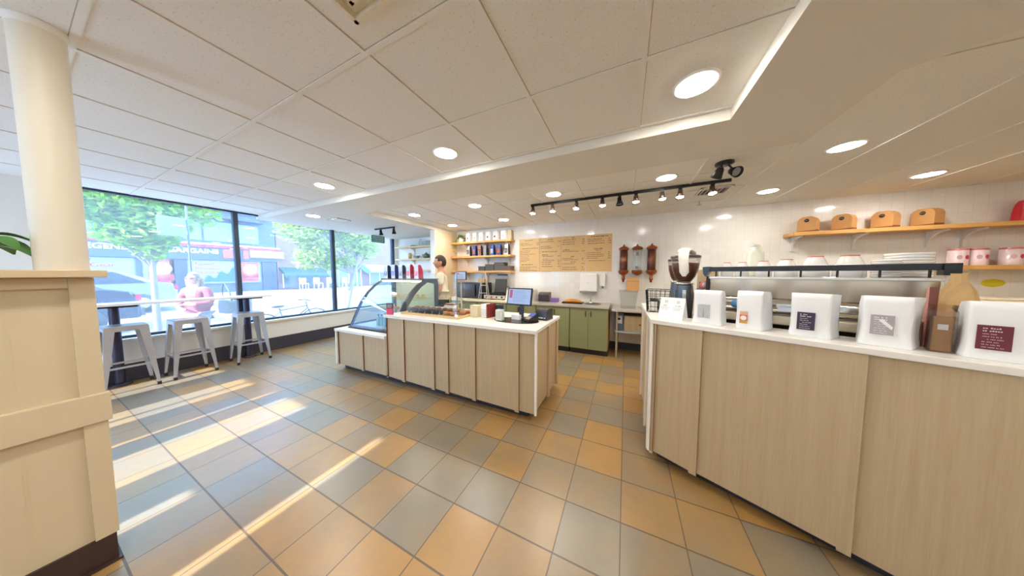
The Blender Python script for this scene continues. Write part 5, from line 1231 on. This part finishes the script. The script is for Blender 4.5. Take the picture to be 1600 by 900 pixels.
    for sd in 'LR':
        T['a' + sd] = ((J['a' + sd][0][0], .02, .10), .056); TE += [('pelvis', 'hip' + sd), ('hip' + sd, 'k' + sd), ('k' + sd, 'c' + sd), ('c' + sd, 'a' + sd)]
    T['pelvis'] = ((0, 0, .97), (.163, .128)); skin('trousers', T, TE, low_m, t)
    for sd, sx in (('L', 1), ('R', -1)):
        MB().loft([[(sx * .108 + .05 * a * math.cos(q), -.055 + .135 * b * math.sin(q), z) for q in [2 * math.pi * k / 18 for k in range(18)]] for a, b, z in ((1, 1, 0), (1.05, 1.03, .02), (.95, .9, .055), (.6, .5, .09))]).build('shoe', shoe_m, t)
    h = MB(); hv = MB(); hv.ell((0, 0, 0), (1, 1, 1), 40, 30); out = []
    for x, y, z in hv.v:                      # hair: a shell round the skull, cut away over the face
        ang = math.atan2(x, -y); face = abs(ang) < (1.05 if hair_long else 1.25)
        lim = .42 if face else (-2.3 if hair_long else -.42 + .25 * (abs(ang) < 1.7))
        if not hair_long and not face: lim = .05 if abs(ang) < 1.95 else -.62
        k_ = .78 if z < lim else 1.0
        px, py, pz = x * .086 * k_, y * .108 * k_ + .006, z * .128
        if not face and hair_long and z < -.1: px, py, pz = x * .105 + (.02 * x), y * .115 + .012, z * .128 - .17 * min(1, (-z - .1) / .6)
        if not hair_long and z < lim: pz = max(pz, -.06)
        out.append((px, py - .008, pz + 1.633))
    h.add(out, hv.f, 0, True); h.build('hair', hair_m, t)
    MB().ell((0, -.101, 1.565), (.024, .008, .006), 10, 6).build('mouth', M('lip', (176, 104, 94), .5), t)
    if not glasses:
        for sx in (-1, 1): MB().ell((sx * .031, -.094, 1.637), (.012, .007, .006), 10, 6).build('eye', M('eye_dark', (50, 40, 36), .3), t)
    else:
        m = MB()
        for sx in (-1, 1): m.ell((sx * .034, -.107, 1.635), (.030, .008, .022), 14, 8); m.tube([(sx * .06, -.10, 1.639), (sx * .086, -.04, 1.639), (sx * .090, .01, 1.635)], .004, 6)
        m.cyl((-.01, -.112, 1.639), (.01, -.112, 1.639), .004); m.build('sunglasses', M('brown_sunglasses', (110, 70, 70), .15), t)
    if apron:
        m = MB(); L = []
        for z, w_, d_ in ((.56, .21, .15), (.9, .19, .158), (1.10, .15, .135), (1.33, .11, .155)):
            L.append([(w_ * math.sin(a), -d_ * math.cos(a) + .0, z) for a in [-1.15 + 2.3 * k / 12 for k in range(13)]])
        vs = [p for l in L for p in l]; m.add(vs, [(i * 13 + k, i * 13 + k + 1, (i + 1) * 13 + k + 1, (i + 1) * 13 + k) for i in range(3) for k in range(12)], 0, True)
        o = m.build('apron', apron, t); sl_ = o.modifiers.new('solid', 'SOLIDIFY'); sl_.thickness = .006
        ts = MB().tube([(.17, -.05, 1.02), (.16, .08, 1.02), (.05, .135, 1.02), (0, .14, 1.02), (-.05, .135, 1.02), (-.16, .08, 1.02), (-.17, -.05, 1.02)], .007, 6)
        ts.tube([(0, .145, 1.02), (.06, .16, .97), (.05, .15, .88)], .006, 6); ts.tube([(0, .145, 1.02), (-.05, .16, .96), (-.06, .155, .86)], .006, 6); ts.build('apron_tie', M('apron_tie', (222, 212, 190), .8), t)
    return t
skin1 = M('skin_tan', (196, 144, 112), .5, 0, .05); skin2 = M('skin_fair', (230, 186, 164), .5, 0, .05)
person('person', 'person with short dark hair in cream shirt and apron, standing behind the display case', (-3.19, 3.58, 0), R(-55), 1.055, skin1, M('dark_hair', (48, 36, 30), .6, 0, .2), M('cream_shirt', (232, 220, 196), .8, 0, .05, 30, .3), M('dark_trousers', (60, 58, 62), .8), M('dark_shoes', (40, 38, 38), .5),
       ((.235, .01, 1.13), (.235, -.13, .93), (.23, -.17, .85)), ((-.24, .02, 1.13), (-.235, -.12, .93), (-.23, -.16, .85)), apron=M('beige_apron', (206, 192, 164), .8, 0, .05))
GZ = -.10
OUT = .48  # street colours darkened to offset the overexposed daylight
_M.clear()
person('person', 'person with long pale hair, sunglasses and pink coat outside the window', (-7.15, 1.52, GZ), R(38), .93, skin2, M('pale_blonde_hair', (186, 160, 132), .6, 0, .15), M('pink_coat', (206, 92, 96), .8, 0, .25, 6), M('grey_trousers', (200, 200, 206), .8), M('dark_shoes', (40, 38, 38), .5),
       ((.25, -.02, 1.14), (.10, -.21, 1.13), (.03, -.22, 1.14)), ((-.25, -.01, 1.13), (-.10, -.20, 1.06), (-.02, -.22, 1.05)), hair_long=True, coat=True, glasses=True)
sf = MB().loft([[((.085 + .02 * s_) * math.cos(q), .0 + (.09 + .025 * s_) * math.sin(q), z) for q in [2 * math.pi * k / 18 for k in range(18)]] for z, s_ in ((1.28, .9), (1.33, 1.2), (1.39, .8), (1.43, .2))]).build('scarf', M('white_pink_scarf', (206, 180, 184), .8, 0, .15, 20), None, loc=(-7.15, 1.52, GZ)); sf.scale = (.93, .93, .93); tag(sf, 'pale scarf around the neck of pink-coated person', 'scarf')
sb = thing('shoulder_bag', 'grey green shoulder bag carried beside the pink coat', 'bag', (-7.12, 1.90, .72), R(10)); MB().extr([(-.16, 0), (.16, 0), (.18, .10), (.15, .26), (-.15, .26), (-.18, .10)], 'Y', -.06, .06).build('body', M('grey_green_bag', (150, 166, 166), .6, 0, .1), sb, bevel=.03); MB().tube([(-.13, 0, .25), (-.10, -.02, .45), (0, -.04, .60), (.10, -.02, .45), (.13, 0, .25)], .012, 8).build('strap', M('bag_strap', (120, 130, 132), .6), sb)

# ------------------------------------------------------------------ the street
def gz(x): return -.10 + (.42) * max(0, min(1, (-7 - x) / 14.5))
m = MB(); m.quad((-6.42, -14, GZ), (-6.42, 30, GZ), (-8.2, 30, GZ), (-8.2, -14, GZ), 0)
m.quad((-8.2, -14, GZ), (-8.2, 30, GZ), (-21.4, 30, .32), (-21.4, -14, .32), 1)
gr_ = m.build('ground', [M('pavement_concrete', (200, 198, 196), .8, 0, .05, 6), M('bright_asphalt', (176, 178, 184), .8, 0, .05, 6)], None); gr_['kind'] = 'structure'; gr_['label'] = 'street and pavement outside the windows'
shp = thing('shop_building', 'shop building across the street with red striped sign band and large poster windows', 'building', (-22.3, 0, 0))
greyw = M('grey_blue_wall', (118, 130, 154), .7, 0, .05); bluegl = M('pale_blue_glazing', (142, 182, 198), .1, 0, .05, 2); band = M('slate_sign_band', (84, 92, 118), .6, 0, .05)
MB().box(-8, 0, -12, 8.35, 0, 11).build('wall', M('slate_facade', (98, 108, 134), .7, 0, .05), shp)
MB().box(.001, .9, -12, 8.35, .28, .36).build('pavement', M('far_pavement', (216, 214, 210), .8), shp)
for a, b in ((-4, -.5), (-.3, 2.9), (3.15, 3.95), (4.55, 6.35), (6.45, 7.5)):
    wn = MB().box(.001, .04, a, b, .95, 2.28).build('shop_window', M('poster_window', (168, 200, 230), .35, 0, .05), shp)
    MB().box(.04, .06, a - .04, a, .9, 2.3).box(.04, .06, b, b + .04, .9, 2.3).box(.04, .06, a, b, .9, .95).build('window_frame', greyw, wn)
MB().box(.001, .06, 4.0, 4.5, .36, 2.28).build('doorway', M('dark_door', (60, 66, 92), .4), shp); MB().box(.001, .06, 7.6, 8.2, .36, 2.28).build('doorway', M('dark_door', (60, 66, 92), .4), shp)
MB().box(.001, .16, -12, 8.35, 2.30, 3.02).build('sign_band', band, shp); MB().box(.001, .20, -12, 8.5, 3.03, 3.20).build('red_stripe', M('sign_red', (190, 60, 70), .5), shp); MB().box(.001, .22, -12, 8.5, 3.205, 3.28).build('white_stripe', white_paint, shp)
MB().box(.16, .26, 7.0, 8.7, 2.55, 3.02).build('white_sign', M('sign_white', (200, 194, 196), .5), shp)
MB().box(.161, .18, 5.85, 6.35, 2.45, 2.98).box(.161, .18, 6.7, 6.98, 2.45, 2.98).build('orange_sign', M('sign_orange', (206, 98, 56), .5), shp)
for a, b in ((-3, -.2), (0, 2.6), (2.8, 5.1), (5.2, 7.5)):
    up = MB().box(.001, .03, a, b, 3.45, 4.6).build('upper_window', bluegl, shp); MB().box(.03, .06, a + (b - a) * .5 - .03, a + (b - a) * .5 + .03, 3.45, 4.6).build('mullion', white_paint, up)
MB().box(.001, .8, -12, 7.6, 4.75, 5.3).build('canopy', M('dark_fascia', (80, 88, 122), .6), shp)
rot = (R(90), 0, R(90))
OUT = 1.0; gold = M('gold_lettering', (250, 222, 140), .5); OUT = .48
text_mesh('lettering', 'BARGAINS', .34, gold, shp, (.166, 4.80, 2.79), rot, .004, bold=.004, xs=1.10)
text_mesh('lettering', 'LEGENDARY', .34, gold, shp, (.166, 2.50, 2.79), rot, .004, bold=.004, xs=1.02)
pk = M('pink_lettering', (196, 10, 60), .6)
for i, s_ in enumerate(('Re:sell', 'Re:place', 'Re:joice')): text_mesh('window_lettering', s_, .24, pk, shp, (.045, 4.78, 2.07 - .25 * i), rot, .003, 'LEFT', .004, 1.15)
for i, s_ in enumerate(('y', 's Gear', 'thing')): text_mesh('window_lettering', s_, .27, pk, shp, (.045, (1.72, 2.42, 2.18)[i], 2.18 - .27 * i), rot, .003, 'RIGHT' if i else 'LEFT', .003, 1.15)
for y in (3.68, 7.02):
    po = MB().box(.045, .06, y - .40, y + .40, .98, 2.25).build('poster', M('poster_orange', (210, 106, 62), .5), shp)
    c = MB(); c.lathe([(0, .0), (.33, .0), (.33, .004)], (.062, y, 1.78), 28, 0, 'X'); c.build('poster_circle', M('poster_white', (204, 196, 202), .5), po)
    c = MB(); c.add([(.0655, y - .38, 1.5), (.0655, y - .15, 1.36), (.0655, y, 1.25), (.0655, y + .15, 1.36), (.0655, y + .38, 1.5), (.0655, y + .38, 1.15), (.0655, y, 1.02), (.0655, y - .38, 1.15)], [(0, 7, 6, 5, 4, 3, 2, 1)]); c.build('poster_ribbon', M('poster_red', (186, 36, 60), .5), po)
h_ = MB(); n_ = 16; top = [(4.6 + 1.7 * k / n_, 1.05 + .75 * (k / n_) ** 1.2 + .16 * math.sin(k * 1.3)) for k in range(n_ + 1)]
h_.add([(.0415, y, 1.0) for y, z in top] + [(.0415, y, z) for y, z in top], [(k, k + 1, n_ + 2 + k, n_ + 1 + k) for k in range(n_)]); h_.build('mountain_graphic', M('graphic_blue', (44, 106, 164), .5), shp)
bb = thing('brick_building', 'mauve brick building right of the shop, with striped awnings over cafe front', 'building', (-22.3, 0, 0))
brk = NT('mauve_brick'); spx = brk.n('ShaderNodeSeparateXYZ'); brk.l(brk.coord(), spx.inputs[0]); cbx = brk.n('ShaderNodeCombineXYZ'); brk.l(spx.outputs[1], cbx.inputs[0]); brk.l(spx.outputs[2], cbx.inputs[1])
bt_ = brk.n('ShaderNodeTexBrick'); brk.l(cbx.outputs[0], bt_.inputs[0]); bt_.inputs['Scale'].default_value = 1; bt_.inputs['Brick Width'].default_value = .25; bt_.inputs['Row Height'].default_value = .08; bt_.inputs['Mortar Size'].default_value = .006
bt_.inputs['Color1'].default_value = (*lin((146, 100, 106)), 1); bt_.inputs['Color2'].default_value = (*lin((158, 112, 116)), 1); bt_.inputs['Mortar'].default_value = (*lin((176, 158, 160)), 1); brk.bsdf(bt_.outputs[0], .8)
MB().box(-8, 0, 8.4, 32, 0, 9).build('wall', brk.m, bb); MB().box(.001, .9, 8.36, 32, .26, .34).build('pavement', M('far_pavement', (216, 214, 210), .8), bb)
for a, b, z0, z1 in ((8.7, 10.9, .5, 1.75), (11.6, 13.2, .4, 2.2), (15.2, 17.2, .5, 1.6), (13.6, 14.3, .36, 1.9)):
    wn = MB().box(.001, .04, a, b, z0, z1).build('window', M('cafe_glass', (120, 128, 140), .15), bb); MB().box(.04, .06, a - .05, a, z0, z1).box(.04, .06, b, b + .05, z0, z1).box(.04, .06, (a + b) / 2 - .03, (a + b) / 2 + .03, z0, z1).build('window_frame', white_paint, wn)
for a, b, z, mm, nm in ((8.5, 11.2, 1.95, M('green_awning', (44, 86, 80), .7), 'green'), (14.6, 18.4, 2.35, M('teal_white_awning', (174, 204, 204), .7), 'white')):
    aw = MB().extr([(.001, z), (1.0, z - .55), (1.0, z - .75), (.001, z - .2)], 'Y', a, b).build('awning', mm, bb)
MB().extr([(.002, 2.36), (1.02, 1.80), (1.02, 1.55), (.002, 2.1)], 'Y', 14.25, 14.58).build('awning_end', M('teal_awning_end', (50, 166, 158), .6), bb)
ch0 = thing('cafe_chair', 'white cafe chair on the far pavement before the brick building', 'chair', (-20.9, 9.3, .34), 0, 'cafe chairs across the street')
MB().box(-.2, .2, -.2, .2, .43, .46).build('seat', white_plastic, ch0); MB().box(-.2, -.17, -.2, .2, .46, .85).build('backrest', white_plastic, ch0)
for sx in (-.18, .18):
    for sy in (-.18, .18): MB().cyl((sx, sy, 0), (sx, sy, .43), .015, seg=6).build('leg', white_plastic, ch0)
for y, r_ in ((10.2, .3), (11.0, 2.6), (12.2, .1)): dup(ch0, (-20.9, y, .34), r_)

# trees
def leafmat(name, c1, c2):
    global OUT
    OUT = .85
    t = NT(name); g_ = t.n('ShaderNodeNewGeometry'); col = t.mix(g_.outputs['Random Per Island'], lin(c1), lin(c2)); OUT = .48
    d = t.n('ShaderNodeBsdfDiffuse'); tr = t.n('ShaderNodeBsdfTranslucent'); t.l(col, d.inputs[0]); t.l(col, tr.inputs[0])
    mx = t.n('ShaderNodeMixShader'); mx.inputs[0].default_value = .45; t.l(d.outputs[0], mx.inputs[1]); t.l(tr.outputs[0], mx.inputs[2]); t.l(mx.outputs[0], t.out.inputs[0]); return t.m
def tree(label, x, y, lean, blobs, n, lm, seed, trunk_r=.09, size=.13):
    g0 = gz(x); t = thing('street_tree', label, 'tree', (x, y, g0), 0); rnd = random.Random(seed)
    tm = MB(); top = blobs[0][2] + .3
    pts = [(lean * f * (.4 + .6 * f) * .0, lean * f, top * f) for f in (0, .25, .5, .75, 1)]
    tm.tube(pts, [trunk_r * 1.2, trunk_r, trunk_r * .85, trunk_r * .7, trunk_r * .4], 10)
    for bx, by, bz, r in blobs: tm.tube([pts[2], (bx * .5, (by + pts[3][1]) * .5, (bz + pts[2][2]) * .5), (bx, by, bz)], [trunk_r * .5, trunk_r * .3, .015], 6)
    tm.build('trunk', M('grey_bark', (150, 136, 128), .8, 0, .2, 20, .4), t)
    lv = MB(); tot = sum(b[3] ** 2 for b in blobs)
    for bx, by, bz, r in blobs:
        for k in range(int(n * r * r / tot)):
            v = Vector((rnd.gauss(0, 1), rnd.gauss(0, 1), rnd.gauss(0, 1))).normalized() * r * rnd.random() ** .4
            c = Vector((bx, by, bz)) + Vector((v.x, v.y, v.z * .85)); s_ = size * rnd.uniform(.6, 1.25)
            u = Vector((rnd.gauss(0, 1), rnd.gauss(0, 1), rnd.gauss(0, .5))).normalized(); w_ = u.orthogonal().normalized(); w_ = (w_ * math.cos(k) + u.cross(w_) * math.sin(k))
            lv.add([c - u * s_, c - w_ * s_ * .45, c + u * s_, c + w_ * s_ * .45], [(0, 1, 2, 3)])
    lv.build('foliage', lm, t)
tree('bright green street tree outside the left window before the sign band', -11, 1.69, .0, [(0, 0, 2.9, .75), (.1, -.55, 3.4, .75), (0, .55, 3.3, .7), (.1, 0, 4.2, .9), (.0, -.8, 4.3, .7), (0, .8, 4.2, .7), (0, -.35, 2.55, .5), (0, .1, 2.45, .42), (0, 0, 2.1, .33), (0, -.95, 3.1, .5)], 8500, leafmat('bright_leaves', (78, 146, 44), (166, 190, 76)), 5, .06, .085)
tree('leaning yellow green street tree outside the corner window', -9, 5.15, .75, [(0, .35, 2.75, .6), (0, -.75, 2.35, .55), (.1, -1.3, 2.9, .55), (0, -.4, 3.4, .75), (.1, .7, 3.3, .6), (0, -1.2, 3.7, .6), (0, -.35, 1.9, .35), (0, .15, 2.0, .3), (0, -1.0, 1.95, .4), (0, .9, 2.5, .5)], 7500, leafmat('yellow_green_leaves', (112, 148, 72), (190, 196, 110)), 9, .085, .075)

# parked cars
def car(label, x, y, c, nm):
    z0 = gz(x); t = thing('car', label, 'car', (x, y, z0), 0); paint = M('car_' + nm, c, .2, .3, .03)
    prof = [(-2.1, .30), (-2.12, .62), (-2.02, .86), (-1.2, .95), (-.65, 1.38), (-.1, 1.47), (.95, 1.45), (1.65, 1.05), (1.98, .98), (2.08, .72), (2.08, .32)]
    L = []
    for xx, sc_, up in ((-.86, .97, 0), (-.80, 1, 0), (.80, 1, 0), (.86, .97, 0)): L.append([(xx, yy * sc_, zz if zz < .9 else zz) for yy, zz in prof])
    m = MB(); m.loft([[(p[0] * (.86 if p[2] > 1.2 else 1), p[1], p[2]) for p in l] for l in L], smooth=False); m.build('body', paint, t, bevel=.03)
    gl_ = M('car_glass', (70, 84, 100), .08, .1)
    m = MB()
    for s_ in (-1, 1): m.add([(s_ * .875, -1.05, .98), (s_ * .875, 1.45, 1.02), (s_ * .765, .85, 1.40), (s_ * .765, -.55, 1.36)], [(0, 1, 2, 3) if s_ > 0 else (3, 2, 1, 0)])
    m.build('side_glass', gl_, t); m = MB(); m.add([(-.66, 1.58, 1.105), (.66, 1.58, 1.105), (.6, 1.02, 1.42), (-.6, 1.02, 1.42)], [(0, 1, 2, 3)]); m.build('rear_glass', gl_, t)
    for s_ in (-1, 1):
        MB().box(s_ * .72 - .13, s_ * .72 + .13, 2.0, 2.09, .76, .92).build('tail_light', M('tail_light_red', (226, 50, 90), .2), t)
        for yy in (-1.35, 1.3):
            w_ = MB().lathe([(.0, -.1), (.30, -.1), (.32, -.06), (.32, .06), (.30, .1), (.0, .1)], (s_ * .80, yy, .32), 24, 0, 'X').build('wheel', black_plastic, t); MB().lathe([(0, -.105), (.19, -.105), (.19, .105), (0, .105)], (s_ * .80, yy, .32), 16, 0, 'X').build('hub', galv, w_)
    MB().box(-.8, .8, 2.06, 2.14, .36, .56).build('bumper', dark_grey, t)
    return t
car('dark grey parked car outside the left window beside the half wall', -12.2, -.55, (62, 70, 92), 'slate')
car('white parked car further across the street behind the grey one', -16.0, .75, (190, 200, 208), 'white')

# street pole with a square sign, rack, bicycle, newspaper box
po = thing('street_sign', 'pale square sign on grey pole outside the left window', 'street sign', (-8, 1.665, GZ)); MB().cyl((0, 0, 0), (0, 0, 2.95), .018).build('pole', M('pole_grey', (120, 130, 144), .4, .4), po)
MB().box(.03, .05, -.36, -.03, 2.33, 2.70).build('sign_plate', M('sign_pale', (150, 160, 150), .5, 0, .05), po); MB().box(.0, .03, -.34, -.0, 2.66, 2.68).box(.0, .03, -.34, 0, 2.36, 2.38).build('bracket', M('pole_grey', (120, 130, 144), .4, .4), po)
nb = thing('newspaper_box', 'grey patterned street box outside by the window pedestal', 'street box', (-8.1, 2.37, GZ)); MB().box(-.18, .18, -.13, .13, .12, 1.06).build('box', M('grey_patterned_box', (160, 168, 186), .5, 0, .5, 30), nb, bevel=.01); MB().box(-.12, .12, -.1, .1, 0, .12).build('foot', dark_grey, nb); MB().box(.181, .186, -.08, .08, .62, .9).build('window', M('box_window', (206, 212, 222), .3), nb)
bi = thing('bicycle', 'bicycle leaning on the pavement outside the middle window', 'bicycle', (-7.45, 3.0, GZ)); bm_ = M('bike_grey', (120, 130, 150), .4, .4)
for y in (-.52, .52):
    w_ = MB().tube([(0, y + .335 * math.cos(a), .345 + .335 * math.sin(a)) for a in [2 * math.pi * k / 32 for k in range(32)]], .014, 8, closed=True).build('wheel', M('tyre', (70, 74, 84), .6), bi)
    m = MB()
    for k in range(12): a = 2 * math.pi * k / 12; m.cyl((0, y, .345), (0, y + .33 * math.cos(a), .345 + .33 * math.sin(a)), .0018, seg=5)
    m.build('spoke', bm_, w_)
m = MB(); m.tube([(0, -.52, .345), (0, -.10, .32), (0, -.2, .78)], .014, 8); m.tube([(0, -.52, .345), (0, -.18, .7)], .010, 8); m.tube([(0, -.10, .32), (0, .36, .72)], .016, 8); m.tube([(0, -.19, .72), (0, .35, .78)], .014, 8); m.tube([(0, .52, .345), (0, .36, .74), (0, .33, .9)], .013, 8); m.build('frame', bm_, bi)
MB().tube([(-.28, .30, .92), (-.1, .35, .93), (.1, .35, .93), (.28, .30, .92)], .012, 8).build('handlebar', black_metal, bi); MB().ell((0, -.22, .82), (.06, .13, .03), 12, 8).build('saddle', black_plastic, bi)
rk = thing('bike_rack', 'low grey hooped bike rack outside next to the newspaper box', 'bike rack', (-7.5, 2.95 - .35, GZ))
for k in range(3): MB().tube([(.12 * 0 - .2 + .0, -.3 + .0 + .28 * k, 0), (-.2, -.3 + .28 * k, .45), (-.2, -.23 + .28 * k, .55), (-.2, -.12 + .28 * k, .55), (-.2, -.05 + .28 * k, .45), (-.2, -.05 + .28 * k, 0)], .016, 8).build('hoop', M('rack_grey', (150, 158, 170), .4, .5), rk)
